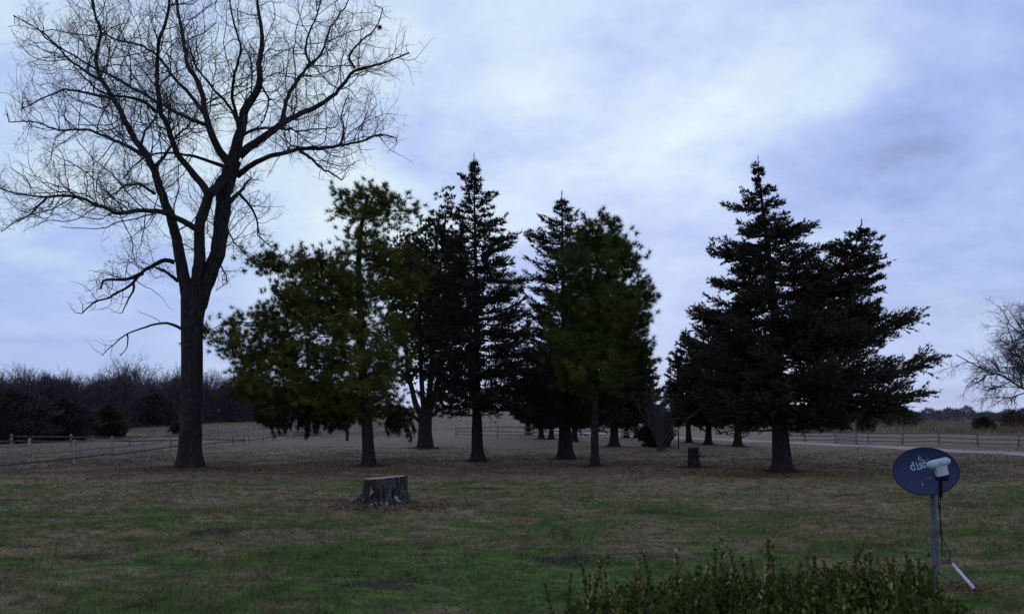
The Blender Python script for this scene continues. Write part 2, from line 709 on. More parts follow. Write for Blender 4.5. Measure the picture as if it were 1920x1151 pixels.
limbs = [  # points, half width start, half width end (px), end depth offset (m)
    ('stem', [(358, 575), (350, 545), (340, 495), (329, 441), (321, 405), (307, 375), (298, 346), (288, 317), (271, 284), (250, 259), (234, 225), (217, 192), (204, 171), (190, 150), (179, 121), (181, 92), (192, 67), (178, 30), (172, -15)], 14, 1.6, 1.0),
    ('stem', [(366, 575), (369, 535), (375, 474), (373, 442), (375, 417), (386, 384), (392, 366)], 13, 9, -.6),
    ('limb', [(392, 368)] + c1((920, 840), (860, 770), (800, 700), (775, 640), (750, 570), (720, 500), (712, 420), (705, 330), (708, 240), (720, 170), (745, 110), (760, 30), (770, -80)), 8, 2.0, -2.2),
    ('stem', [(374, 575), (388, 528), (407, 482), (413, 441), (417, 405), (419, 367), (430, 330), (438, 302)], 14, 15, .6),
    ('limb', [(392, 366), (408, 348), (430, 325)], 9, 9, .5),
    ('limb', c1((1030, 735), (985, 680), (950, 600), (930, 540), (915, 470), (910, 420), (880, 360), (850, 300), (830, 210), (815, 130), (800, 60), (785, -90)), 9, 2.0, 2.0),
    ('limb', c1((915, 505), (850, 420), (800, 370), (760, 320), (720, 265), (680, 225), (620, 200), (550, 190), (490, 170), (440, 100), (410, 20)), 4.6, 1.2, 3.6),
    ('limb', c1((935, 565), (880, 545), (800, 510), (740, 475), (680, 445), (600, 400), (540, 370), (500, 340), (440, 310), (330, 250), (260, 210), (200, 170)), 4.2, 1.2, -1.5),
    ('limb', c1((1040, 740), (1060, 680), (1075, 620), (1090, 560), (1095, 500), (1120, 460), (1160, 400), (1170, 340), (1165, 280), (1180, 200), (1175, 130), (1160, 40), (1150, -70)), 13, 1.7, .2),
    ('limb', c1((1078, 570), (1040, 490), (1000, 440), (950, 390), (900, 330), (860, 250), (840, 160)), 3.6, 1.1, -3.0),
    ('limb', c1((1080, 600), (1060, 510), (1040, 430), (1050, 340), (1080, 270), (1085, 200), (1050, 110), (1030, -10)), 4.4, 1.3, -2.4),
    ('limb', c1((1075, 700), (1150, 640), (1200, 610), (1260, 560), (1330, 520), (1400, 490), (1460, 460), (1520, 410), (1570, 350), (1595, 310), (1680, 300), (1760, 270), (1840, 240)), 9, 1.2, 1.2),
    ('limb', c1((1265, 560), (1280, 480), (1310, 400), (1350, 340), (1400, 290), (1375, 240), (1380, 170), (1430, 60), (1450, -40)), 5, 1.2, 3.4),
    ('limb', c1((1400, 290), (1450, 240), (1480, 130), (1560, 20), (1590, -60)), 3, 1.0, 4.0),
    ('limb', c1((1595, 310), (1560, 250), (1620, 190), (1700, 120), (1720, 40)), 2.6, .9, -.6),
    ('limb', c1((1090, 610), (1140, 580), (1250, 575), (1350, 590), (1500, 575)), 3.4, .9, -2.6),
    ('limb', c1((1065, 790), (1120, 750), (1180, 715), (1260, 690), (1340, 675), (1400, 660), (1470, 668), (1540, 650), (1620, 640), (1700, 600), (1780, 620)), 6.5, 1.1, -1.8),
    ('limb', c1((1350, 682), (1400, 710), (1450, 760), (1500, 785), (1535, 810)), 3.2, 1.3, -2.4),
    ('limb', c1((1530, 655), (1550, 580), (1530, 520), (1560, 440)), 2.4, .9, -.3),
    ('limb', c1((1030, 910), (1080, 860), (1130, 800)), 5.5, 1.6, 1.8),
    ('limb', c1((1075, 870), (1130, 930), (1160, 1000), (1155, 1060), (1220, 1110)), 3.2, 1.1, 2.4),
    ('limb', c1((885, 1030), (820, 990), (780, 970), (720, 950), (640, 945), (530, 965), (470, 940), (420, 905), (340, 885), (270, 880), (200, 890), (130, 880), (60, 870), (0, 845)), 6.4, 1.2, -1.8),
    ('limb', c1((210, 890), (170, 930), (130, 970), (50, 1010), (10, 1040)), 2.4, .8, -1.2),
    ('limb', c1((695, 870), (640, 830), (590, 825), (540, 850), (470, 900)), 3.4, 1.1, 2.2),
    ('limb', c1((650, 700), (560, 650), (500, 625), (440, 600), (390, 580), (330, 585), (260, 590), (200, 560), (130, 545), (40, 550)), 4.4, 1.0, 2.4),
    ('limb', c1((510, 445), (400, 420), (330, 405), (280, 400), (200, 440), (100, 490)), 3.4, 1.0, 1.0),
    ('limb', c1((705, 505), (650, 455), (590, 440), (500, 435), (430, 400), (330, 300)), 3.6, 1.0, -3.4),
    ('limb', c1((455, 365), (380, 320), (300, 260), (240, 190), (170, 130), (60, 70)), 3.2, 1.0, 2.5),
    ('limb', c1((635, 650), (650, 590), (700, 530), (720, 470)), 3.0, 1.2, 2.6),
    ('limb', c1((700, 745), (740, 705), (775, 650), (760, 560), (770, 450)), 4.0, 1.0, 2.8),
    ('limb', c1((1010, 750), (900, 710), (800, 690), (700, 685), (600, 740), (560, 800)), 4.0, 1.0, -2.0),
    ('limb', c1((790, 615), (820, 590), (850, 560), (900, 480)), 2.4, .9, -2.6),
    ('limb', c1((1170, 380), (1210, 440), (1190, 540), (1130, 600)), 2.4, .9, -1.6),
    ('limb', c2((785, 172), (740, 155), (690, 180), (640, 220), (600, 260), (550, 300), (480, 335), (410, 355), (370, 400)), 5.0, 1.1, -1.5),
    ('limb', c2((640, 222), (600, 240), (560, 250), (500, 245), (460, 255), (455, 290)), 4.4, 1.6, -2.3),
    ('limb', c2((600, 262), (605, 300), (570, 350), (550, 400)), 2.8, .8, -1.0),
    ('limb', c2((800, 255), (740, 210), (700, 195)), 4.0, 2.0, .4),
    ('limb', c2((818, 472), (790, 455), (740, 440), (690, 450), (630, 480), (590, 480), (540, 515), (500, 545), (460, 590)), 3.2, .7, -1.4),
    ('limb', c2((572, 492), (575, 560), (540, 590)), 1.6, .6, -1.2),
    ('limb', c2((990, 185), (1030, 255), (970, 300)), 1.8, .6, -1.2),
    ('limb', c2((1030, 40), (1060, 90), (1105, 140)), 1.8, .6, -1.4),
]

tree = thing('bare_tree', 'large leafless tree with a thick dark trunk and spreading branches at the left', 'tree', TB)
trunk_pts = [(354, 886), (355, 876), (356, 862), (357, 840), (358, 800), (359, 740), (360, 680), (360, 620), (361, 590), (364, 562), (368, 540)]
trunk_hw = [32, 28, 24.5, 21.5, 20, 19.3, 19, 19.5, 21, 24, 22]
tp = np.array([P3(a, b_, td) for a, b_ in trunk_pts])
tq = resample(np.concatenate([tp, np.array(trunk_hw)[:, None] * ts], 1), .07)
mb = MB()


def barkdisp(amp, kf, seed):
    def f(i, ang):
        z = i * .07
        out = np.empty(len(ang))
        for q, a in enumerate(ang):
            out[q] = 1 + amp * (mnoise.noise(Vector((math.cos(a) * kf, math.sin(a) * kf, z * .8 + seed))) + .6 * mnoise.noise(Vector((math.cos(a) * kf * 2.3, math.sin(a) * kf * 2.3, z * 1.7 + seed))))
            if z < .6:
                out[q] += (.6 - z) * .35 * max(0, math.sin(a * 5 + seed))
        return out
    return f


tube(mb, tq[:, :3], tq[:, 3], 56, barkdisp(.07, 5, 3.0))
mb.build('trunk', m_bark, tree, TB)

nodes, parents = [tq[::4, :3]], [-1] + list(range(len(tq[::4]) - 1))
node_r = [tq[::4, 3]]
for name, pts, h0, h1, dz in limbs:
    p2 = np.array(pts)
    allp = np.concatenate(nodes)
    # start at the depth of the wood it grows from
    st2 = np.stack([960 + allp[:, 0] / allp[:, 1] * F, HY - (allp[:, 2] - CH) / allp[:, 1] * F], 1)
    near = np.argmin(np.linalg.norm(st2 - p2[0], axis=1))
    y0 = allp[near, 1]
    s = np.concatenate([[0], np.cumsum(np.linalg.norm(np.diff(p2, axis=0), axis=1))])
    s = s / s[-1]
    dep = y0 + (td + dz - y0) * s ** 1.2
    w3 = np.array([P3(a, b_, dd) for (a, b_), dd in zip(pts, dep)])
    rad = (h0 + (h1 - h0) * s ** .7) * ts * .96
    q = resample(np.concatenate([w3, rad[:, None]], 1), .16)
    wob = np.array([[mnoise.noise(Vector((k * .55, dz * 7 + p2[0][0], c_ * 9.1))) for c_ in range(3)] for k in range(len(q))])
    env = np.sin(np.linspace(0, math.pi, len(q)))[:, None]
    q[:, :3] += wob * .06 * env
    mb = MB()
    k_ = 14 if h0 > 8 else 7
    tube(mb, q[:, :3], q[:, 3], k_, (lambda i, ang, sd_=dz * 3 + p2[0][0]: 1 + .09 * np.sin(ang * 3 + i * .5 + sd_) * np.sin(i * .8 + sd_)) if h0 > 2 else None)
    mb.build(name, m_bark, tree, TB)
    i0 = sum(len(a) for a in nodes)
    nodes.append(q[:, :3])
    node_r.append(q[:, 3])
    parents += [near] + list(range(i0, i0 + len(q) - 1))

poly = np.array([(5, 330), (-15, 400), (30, 435), (110, 420), (200, 420), (210, 470), (130, 530), (140, 590), (215, 570), (260, 520), (330, 520), (400, 500), (430, 545), (455, 500), (520, 470), (565, 420), (580, 345), (640, 330), (720, 300), (752, 250), (770, 190), (778, 110), (745, 40), (690, -30), (560, -90), (400, -110), (220, -95), (110, -30), (25, 35), (15, 110), (25, 170), (10, 240), (30, 290)], float)


def in_poly(p, poly):
    x, y = p[:, 0], p[:, 1]
    ins = np.zeros(len(p), bool)
    j = len(poly) - 1
    for i in range(len(poly)):
        xi, yi = poly[i]
        xj, yj = poly[j]
        c_ = ((yi > y) != (yj > y)) & (x < (xj - xi) * (y - yi) / (yj - yi + 1e-12) + xi)
        ins ^= c_
        j = i
    return ins


g1 = np.random.default_rng(3)


def inside(P, margin):
    q = np.stack([960 + P[:, 0] / P[:, 1] * F, HY - (P[:, 2] - CH) / P[:, 1] * F], 1)
    c_ = np.array([385., 230.])
    return in_poly(c_ + (q - c_) / (1 + margin), poly)


def grow(P0, D0, L, R0, nseg, wig, up):
    """many branches at once: bent lines of nseg pieces; returns points (n, nseg+1, 3) and radii"""
    n = len(P0)
    pts = [P0]
    d = D0
    for k in range(nseg):
        d = unit(d + g1.normal(0, wig, (n, 3)) + np.array([0, 0, up]))
        pts.append(pts[-1] + d * (L / nseg)[:, None])
    pts = np.stack(pts, 1)
    rr = R0[:, None] * np.linspace(1, .35, nseg + 1)[None]
    return pts, rr


def put(mb, pts, rr, k):
    n, m, _ = pts.shape
    prisms(mb, pts[:, :-1].reshape(-1, 3), pts[:, 1:].reshape(-1, 3), rr[:, :-1].ravel(), rr[:, 1:].ravel(), k)


def side(pts, dirs, lo, hi):
    """directions leaving a branch sideways"""
    n = len(dirs)
    u_, w_ = perp(dirs)
    a = g1.random(n) * 2 * math.pi
    o_ = np.cos(a)[:, None] * u_ + np.sin(a)[:, None] * w_
    th = np.radians(g1.uniform(lo, hi, n))[:, None]
    return unit(dirs * np.cos(th) + o_ * np.sin(th))


mb1, mb2 = MB(), MB()
# first order: along the limbs
SP, SD, SL, SR = [], [], [], []
for li, (q, rr_) in enumerate(zip(nodes[1:], node_r[1:])):
    low_ = limbs[li][0] == 'stem' and li > 0
    seg = np.gradient(q, axis=0)
    ln_ = np.linalg.norm(np.diff(q, axis=0), axis=1).sum()
    lowpt = min(p_[1] for p_ in limbs[li][1]) > 300
    m = int(ln_ / ((.10 if lowpt else .23) if not low_ else .28)) + 2
    t_ = (.22 + .78 * g1.random(m)) * (len(q) - 1)
    i_ = t_.astype(int).clip(0, len(q) - 1)
    r_here = rr_[i_]
    frac = t_ / (len(q) - 1)
    L_ = np.clip(ln_ * .55 * (1.15 - .7 * frac), .6, 3.1) * g1.uniform(.5, 1.15, m)
    SP.append(q[i_]); SD.append(unit(seg[i_])); SL.append(L_); SR.append(np.minimum(r_here * .5, .005 + .006 * L_))
    # the limb's own tip goes on as a fork
    if rr_[-1] > .05:
        continue
    SP.append(np.repeat(q[-1:], 3, 0)); SD.append(unit(np.repeat(seg[-1:], 3, 0) + g1.normal(0, .25, (3, 3)))); SL.append(g1.uniform(.4, .9, 3)); SR.append(np.full(3, min(.014, max(rr_[-1] * .8, .008))))
SP, SD, SL, SR = np.concatenate(SP), np.concatenate(SD), np.concatenate(SL), np.concatenate(SR)
d1_ = side(SP, SD, 28, 80)
p1, r1_ = grow(SP, d1_, SL, SR, 11, .24, .05)
ok = inside(p1[:, -1], .04) | (g1.random(len(p1)) < .12)
p1, r1_, SL = p1[ok], r1_[ok], SL[ok]
put(mb1, p1, r1_, 4)


def children(p, r, L, per_m, lo, hi, lrange, nseg, wig, up, rt, tmin=.18, lmax=1.0):
    n, m, _ = p.shape
    cnt = np.maximum(2, (L * per_m).astype(int))
    rep_ = np.repeat(np.arange(n), cnt)
    t_ = (tmin + (1 - tmin) * g1.random(len(rep_))) * (m - 1)
    i_ = np.minimum(t_.astype(int), m - 2)
    fr = (t_ - i_)[:, None]
    st_ = p[rep_, i_] * (1 - fr) + p[rep_, i_ + 1] * fr
    dv = unit(p[rep_, i_ + 1] - p[rep_, i_])
    LL = np.clip(L[rep_] * g1.uniform(*lrange, len(rep_)) * (1.1 - .6 * t_ / (m - 1)), .06, lmax)
    rr = np.minimum(r[rep_, i_] * .65, rt * (.7 + LL))
    pp, r2 = grow(st_, side(st_, dv, lo, hi), LL, rr, nseg, wig, up)
    return pp, r2, LL


p2, r2_, L2 = children(p1, r1_, SL, 4.2, 32, 82, (.24, .66), 5, .32, .07, .0043)
ok = inside(p2[:, -1], .06)
p2, r2_, L2 = p2[ok], r2_[ok], L2[ok]
put(mb2, p2, r2_, 3)
p3, r3_, L3 = children(p2, r2_, L2, 6.5, 28, 70, (.28, .62), 3, .34, .12, .0036)
ok = inside(p3[:, -1], .08)
p3, r3_ = p3[ok], r3_[ok]
put(mb2, p3, np.maximum(r3_, .0024), 3)
mb1.build('branches', m_twig, tree, TB, kind='stuff')
mb2.build('twigs', m_twig, tree, TB, kind='stuff')
# the little ball of dead leaves high on the right
cpt = P3(712, 52, td - .2)
mb = MB()
dd = unit(g1.normal(size=(90, 3)))
flakes(mb, cpt + dd * .02, dd, .07, .05)
mb.build('dead_leaf_ball', m_litter, tree, TB)

# ------------------------------------------------------------------ conifers


def ext_fn(lst, base_y, s):
    """list of (photo row, reach in px) -> function of height in metres"""
    a = np.array(sorted(((base_y - y_) * s, w * s) for y_, w in lst))
    return lambda z: np.interp(z, a[:, 0], a[:, 1])


def cedar(name, label, basepx, lean, left, right, nb, mat, crown_y, hw, seed, group=None, flake=(.13, .036), dens=1.0, rise=(.05, .42), inner=.22, sub=None, depth=.8, lead=None, barkm=None, tier=0.0, tw=(.11, .34), nfd=.034):
    g = np.random.default_rng(seed)
    base = gp(*basepx)
    s = base[1] / F
    by = basepx[1]
    ctr = np.array(sorted(((by - y_) * s, (x_ - basepx[0]) * s) for x_, y_ in lean))
    cx_ = lambda z: np.interp(z, ctr[:, 0], ctr[:, 1])
    top = ctr[-1, 0]
    z0c = (by - crown_y) * s
    fl, fr = ext_fn(left, by, s), ext_fn(right, by, s)
    t = thing(name, label, 'tree', base, group or 'cedars at the front of the grove')
    # trunk
    zs = np.arange(-.15, top, .12)
    tr = hw * s * np.interp(zs / top, [0, .03, .08, .3, .5, 1], [1.75, 1.18, 1, .72, .45, .05])
    pts = np.stack([cx_(np.maximum(zs, 0)), .05 * np.sin(zs * 1.3 + seed), zs], 1)
    mb = MB()
    tube(mb, pts, tr, 16, lambda i, a: 1 + .10 * np.sin(a * 5 + i * .13 + seed) * (1 if i > 8 else 1 + (8 - i) * .12) + .05 * np.sin(a * 11 + i * .4))
    mb.build('trunk', barkm or m_cbark, t)
    mbw, mbf = MB(), MB()
    plan = []

    def add_plan(n_, f_c, f_l, f_r, z_lo, z_hi, f_y=lambda z: 0.0):
        for q in range(n_):
            # even in height, bigger reach for lower ones
            zt = z_lo + (z_hi - z_lo) * ((q + g.random()) / n_) ** 1.08
            az = (q * 2.39996 + g.normal(0, .35)) % (2 * math.pi)
            c_, s_ = math.cos(az), math.sin(az)
            if tier:
                ph = tier * ((int((az + .5) / .8) * .618 + seed * .37) % 1)
                zt = min(z_hi - .02, round((zt + ph) / tier) * tier - ph + g.normal(0, tier * .3))
            ex = f_r(zt) if c_ > 0 else f_l(zt)
            ed = depth * .5 * (f_l(zt) + f_r(zt))
            R = math.hypot(ex * c_, ed * s_) * g.uniform(.68, 1.02)
            plan.append((zt, az, max(R, .10), g.uniform(*rise), f_c, f_y))

    add_plan(nb, cx_, fl, fr, z0c, top)
    leaders = [(pts, top)]
    for (ln2, l2, r2, n2, dy2) in (lead or []):
        c2_ = np.array(sorted(((by - y_) * s, (x_ - basepx[0]) * s) for x_, y_ in ln2))
        f_c = lambda z, c2_=c2_: np.interp(z, c2_[:, 0], c2_[:, 1])
        f_y = lambda z, c2_=c2_, dy2=dy2: dy2 * np.interp(z, [c2_[0, 0], c2_[-1, 0]], [0, 1])
        zz2 = np.arange(c2_[0, 0], c2_[-1, 0], .1)
        p2_ = np.stack([f_c(zz2), f_y(zz2), zz2], 1)
        mb = MB()
        tube(mb, p2_, np.linspace(.09, .012, len(zz2)), 8)
        mb.build('leader', barkm or m_cbark, t)
        add_plan(n2, f_c, ext_fn(l2, by, s), ext_fn(r2, by, s), c2_[0, 0] + .3, c2_[-1, 0], f_y)
        leaders.append((p2_, c2_[-1, 0]))
    for (x_, y_, dz_, rs) in (sub or []):
        zt = (by - y_) * s
        dx = (x_ - basepx[0]) * s - cx_(zt)
        R = math.hypot(dx, dz_) * .9
        plan.append((zt, math.atan2(dz_, dx), R, rs, cx_, lambda z: 0.0))
    for zt, az, R, rs, f_c, f_y in plan:
        z0 = max(zt - rs * R, z0c * .75 if z0c > 0 else .1)
        z0 = min(z0, top - .05)
        out = np.array([math.cos(az), math.sin(az), 0])
        side = np.array([-out[1], out[0], 0])
        m = max(5, int(R / .15))
        tt = np.linspace(0, 1, m)
        sag = .07 * R
        bend = g.normal(0, .12) * R
        st = np.array([f_c(z0), f_y(z0), z0])
        en_x = np.array([f_c(zt), f_y(zt), 0]) - np.array([f_c(z0), f_y(z0), 0])
        path = st + en_x * tt[:, None] + out * (R * tt)[:, None] + side * (bend * tt ** 2)[:, None]
        path[:, 2] += (zt - z0) * tt ** 1.25 - sag * np.sin(math.pi * tt)
        r0 = min(.05, .010 + .011 * R)
        rr = r0 * (1 - .85 * tt)
        prisms(mbw, path[:-1], path[1:], rr[:-1], rr[1:], 4)
        # side twigs with scale foliage
        nt_ = int((R / .075 + 6) * dens)
        ti = inner + (1 - inner) * g.random(nt_) ** .8
        pi_ = np.stack([np.interp(ti, tt, path[:, k]) for k in range(3)], 1)
        bd = unit(np.stack([np.interp(ti, tt, np.gradient(path[:, k])) for k in range(3)], 1))
        sg = np.where(g.random(nt_) < .5, -1, 1)[:, None]
        sp = g.uniform(.2, 1.2, nt_)[:, None]
        tl = np.clip((tw[0] + tw[1] * (1 - ti)) * R, .09, .75) * g.uniform(.6, 1.15, nt_)
        tdv = unit(bd + side * sg * sp + np.array([0, 0, 1]) * g.normal(.12, .42, nt_)[:, None])
        prisms(mbw, pi_, pi_ + tdv * tl[:, None], np.full(nt_, .006), np.full(nt_, .003), 3)
        nf = np.maximum(4, (tl / nfd).astype(int))
        rep = np.repeat(np.arange(nt_), nf)
        ss = g.random(len(rep)) ** .85
        fp = pi_[rep] + tdv[rep] * (tl[rep] * ss)[:, None] + g.normal(0, .016, (len(rep), 3))
        fd = unit(tdv[rep] + g.normal(0, .5, (len(rep), 3)) + np.array([0, 0, .12]))
        flakes(mbf, fp, fd, g.uniform(.55, 1.2, len(rep)) * flake[0], g.uniform(.7, 1.2, len(rep)) * flake[1], None, g)
    # tips of the leaders
    for lp_, ztop in leaders:
        tip_ = lp_[-1]
        hh_ = np.concatenate([g.uniform(-.7, .0, 56), g.uniform(.0, .30, 16)])
        lp = tip_ + hh_[:, None] * np.array([0, 0, 1.]) + g.normal(0, .012, (72, 3))
        flakes(mbf, lp, g.normal(0, .4, lp.shape) * np.clip(.5 - hh_, .15, 1)[:, None] + np.array([0, 0, .7]), flake[0] * .8, flake[1] * .7, None, g)
        if lp_ is pts:
            prisms(mbw, tip_[None] - np.array([[0, 0, .3]]), tip_[None] + np.array([[0, 0, .42]]), np.array([.014]), np.array([.005]), 4)
    mbw.build('branches', m_twig, t, kind='stuff')
    mbf.build('foliage', mat, t, kind='stuff')
    return t


# right-hand cedar
cedar('cedar_tree', 'broad dark cedar at the right with a pointed top and a second lower peak', (1465, 882),
      [(1465, 883), (1461, 780), (1457, 650), (1445, 500), (1432, 400), (1420, 305)],
      [(305, 2), (318, 8), (330, 14), (352, 34), (368, 40), (380, 72), (392, 44), (425, 62), (460, 118), (500, 102), (535, 112), (560, 130), (580, 158), (620, 160), (650, 170), (700, 175), (760, 155), (790, 130)],
      [(305, 2), (318, 8), (345, 22), (365, 30), (390, 42), (408, 62), (418, 98), (434, 104), (470, 120), (520, 130), (560, 140), (600, 190), (640, 205), (670, 245), (720, 250), (755, 235), (785, 160)],
      250, m_cedar_r, 775, 15.5, 11, dens=1.2, inner=.10, rise=(-.10, .34), tier=.40, tw=(.13, .36), nfd=.026, flake=(.115, .046),
      lead=[([(1462, 660), (1510, 610), (1556, 550), (1586, 490), (1606, 433)],
             [(433, 6), (444, 44), (470, 78), (540, 80), (600, 60), (650, 50)],
             [(433, 8), (444, 40), (466, 54), (480, 66), (500, 84), (514, 90), (540, 84), (560, 100), (592, 160), (620, 155), (650, 170)], 170, -.4)],
      sub=[(1545, 415, -.1, .22), (1528, 424, .5, .2), (1536, 421, .2, .22), (1500, 428, -.5, .2), (1732, 589, .1, .16), (1722, 596, -.4, .16), (1715, 605, -.8, .14), (1700, 625, .8, .1), (1770, 664, 0, .14), (1762, 674, -.5, .12), (1758, 682, -.9, .1), (1755, 700, .9, .08), (1742, 752, .2, .0), (1725, 735, -1.2, .02), (1690, 765, -.6, -.04), (1660, 770, .8, -.05),
           (1352, 380, .1, .1), (1356, 384, -.3, .1), (1320, 459, -.2, .14), (1326, 465, .3, .12), (1332, 470, .6, .12), (1335, 528, .4, .1), (1296, 577, -.1, .14), (1300, 582, .4, .12), (1305, 590, .9, .1)])

# slim see-through cedar in the middle
cedar('cedar_tree', 'tall slim open cedar with a ragged spire, second tree behind the large stump', (895, 865),
      [(895, 865), (893, 700), (892, 500), (890, 400), (889, 305)],
      [(305, 2), (325, 8), (332, 34), (345, 14), (380, 30), (420, 50), (470, 66), (540, 92), (620, 110), (700, 120), (760, 105)],
      [(305, 2), (335, 14), (350, 10), (366, 46), (390, 34), (405, 60), (440, 88), (470, 80), (520, 102), (600, 108), (680, 115), (735, 110), (765, 85)],
      250, m_cedar, 765, 9.5, 23,  dens=1.35, rise=(-.06, .30), inner=.22, flake=(.155, .044),
      sub=[(858, 330, 0, .3), (936, 364, .1, .6), (955, 404, -.2, .5), (978, 438, .1, .3), (866, 352, .3, .3)])

# dark cedar beside the middle pine
cedar('cedar_tree', 'dense dark cedar with a pointed top, partly behind the middle pine', (1060, 862),
      [(1060, 862), (1058, 650), (1055, 480), (1053, 372)],
      [(372, 2), (395, 14), (412, 48), (425, 42), (440, 72), (480, 74), (560, 78), (640, 82), (700, 112), (750, 120), (782, 105)],
      [(372, 2), (385, 14), (400, 34), (440, 46), (520, 60), (620, 105), (700, 130), (782, 130)],
      230, m_cedar, 780, 11.5, 31, tier=.42,  dens=1.3, inner=.1, rise=(.0, .5), flake=(.14,.042),
      sub=[(1005, 408, 0, .5), (990, 438, .2, .35), (983, 441, -.4, .3), (1086, 398, 0, .6)])


def lobes_tree(name, label, basepx, trunk, hw0, hw1, lobes, n_tuft, tuft, mat, seed, needle=(.17, .018), per=34, up=.35, step=.22, forks=(), barkm=None, rt=.010, shell=.35, droop=None, twigm=None, group=None, spread=.9, clump=9, csig=.23):
    g = np.random.default_rng(seed)
    base = gp(*basepx)
    bd_ = base[1]
    s = bd_ / F
    t = thing(name, label, 'tree', base, group or ('pines of the grove' if 'pine' in name else None))
    mb = MB()
    lines = [(trunk, hw0, hw1)] + list(forks)
    nodes, parents = [], []
    for li, (ln, a0, a1) in enumerate(lines):
        w3 = np.array([P3(p[0], p[1], bd_ + (p[2] if len(p) > 2 else 0)) for p in ln])
        if li == 0:
            w3[0, 2] = base[2] - .12
        tt = np.linspace(0, 1, len(w3))
        rad = (a0 + (a1 - a0) * tt) * s
        if li == 0:
            rad[0] *= 1.35
        q = resample(np.concatenate([w3, rad[:, None]], 1), .12)
        tube(mb, q[:, :3], q[:, 3], 14, lambda i, a: 1 + .09 * np.sin(a * 4 + i * .2 + li) + .05 * np.sin(a * 9 - i * .5))
        n_prev = sum(len(k) for k in nodes)
        if li == 0:
            parents += [-1] + list(range(len(q[::2]) - 1))
        else:
            prev = np.concatenate(nodes)
            nr = int(np.argmin(np.linalg.norm(prev - q[0, :3], axis=1)))
            parents += [nr] + list(range(n_prev, n_prev + len(q[::2]) - 1))
        nodes.append(q[::2, :3])
    mb.build('trunk', barkm or m_cbark, t, base)
    w = np.array([(l[2] * l[3]) for l in lobes], float)
    w = w / w.sum()
    pick = g.choice(len(lobes), n_tuft, p=w)
    dirs = unit(g.normal(size=(n_tuft, 3)))
    rad = (shell + (1 - shell) * g.random(n_tuft)) ** .6
    ncl = max(1, n_tuft // clump)
    A = np.zeros((n_tuft, 3))
    for k in range(n_tuft):
        l = lobes[pick[k]]
        off = l[4] if len(l) > 4 else 0
        dr = (l[5] if len(l) > 5 else max(l[2], l[3]) * s * spread)
        c_ = P3(l[0], l[1], bd_ + off)
        A[k] = c_ + dirs[k] * rad[k] * np.array([l[2] * s, dr, l[3] * s])
    # tufts sit together in clumps at the ends of the shoots
    own = np.concatenate([np.arange(ncl), g.integers(0, ncl, n_tuft - ncl)])
    crnd = g.random(ncl)
    A = A[own] + np.where(np.arange(n_tuft) < ncl, 0, 1)[:, None] * g.normal(0, 1, (n_tuft, 3)) * np.array([csig, csig, csig * .75])
    dirs = dirs[own] + g.normal(0, .3, (n_tuft, 3))
    n0 = sum(len(k) for k in nodes)
    init = np.concatenate(nodes)
    pos, par = colonize(init, parents, A[:ncl], step, step * 1.15, 30, 70, g, .18, (0, 0, .03))
    rd, kids = pipe_radii(par, n0, rt, 2.3, .09)
    ii = np.arange(n0, len(pos))
    mbw = MB()
    pr = par[ii]
    prisms(mbw, pos[pr], pos[ii], np.where(pr < n0, rd[ii], np.minimum(rd[pr], rd[ii] * 1.6)), rd[ii], 5)
    mbw.build('branches', twigm or m_cbark, t, base, kind='stuff')
    # tufts sit on the tips and at the points the branches grew to
    tips = ii[kids[ii] == 0]
    cpos = np.concatenate([A, pos[tips]])
    # outward direction: from nearest parent wood
    tdir = np.concatenate([unit(dirs * np.array([1, 1, .6])), unit(pos[tips] - pos[par[tips]])]) + np.array([0, 0, up])
    tdir = unit(tdir)
    m = len(cpos)
    rep = np.repeat(np.arange(m), per)
    sh = np.concatenate([crnd[own] * .75 + g.random(n_tuft) * .25, g.random(m - n_tuft)])
    n_ = len(rep)
    nd_ = unit(tdir[rep] * .55 + g.normal(0, .62, (n_, 3)))
    st = cpos[rep] + tdir[rep] * (g.random(n_)[:, None] - .5) * tuft
    mbf = MB()
    rv = np.clip(sh[rep] * .7 + g.random(n_) * .3, 0, 1)
    flakes(mbf, st, nd_, g.uniform(.6, 1.15, n_) * needle[0], needle[1], rv, g)
    mbf.build('needles' if 'pine' in name else 'foliage', mat, t, base, kind='stuff')
    if droop:
        mbd = MB()
        for (x_, y0_, y1_, dz_, wpx) in droop:
            top_ = P3(x_, y0_, bd_ + dz_)
            bot_ = P3(x_ + g.normal(0, 4), y1_, bd_ + dz_)
            for _ in range(max(1, int(wpx / 5))):
                o_ = np.array([g.uniform(-.5, .5) * wpx * s, g.uniform(-.8, .8), 0])
                frac = g.uniform(.55, 1)
                pp = np.linspace(0, 1, 46)[:, None]
                cc = top_ + o_ + (bot_ - top_) * pp * frac + np.stack([.05 * np.sin(pp[:, 0] * 7 + x_), .05 * np.cos(pp[:, 0] * 5), 0 * pp[:, 0]], 1)
                prisms(mbd, cc[:-1], cc[1:], np.full(45, .006), np.full(45, .005), 3)
                rp_ = np.repeat(cc, 7, 0)
                flakes(mbd, rp_ + g.normal(0, .03, rp_.shape), g.normal(0, .6, rp_.shape) + np.array([0, 0, -.7]), .13, .024, None, g)
        mbd.build('drooping_foliage', m_droop, t, base, kind='stuff')
    return t


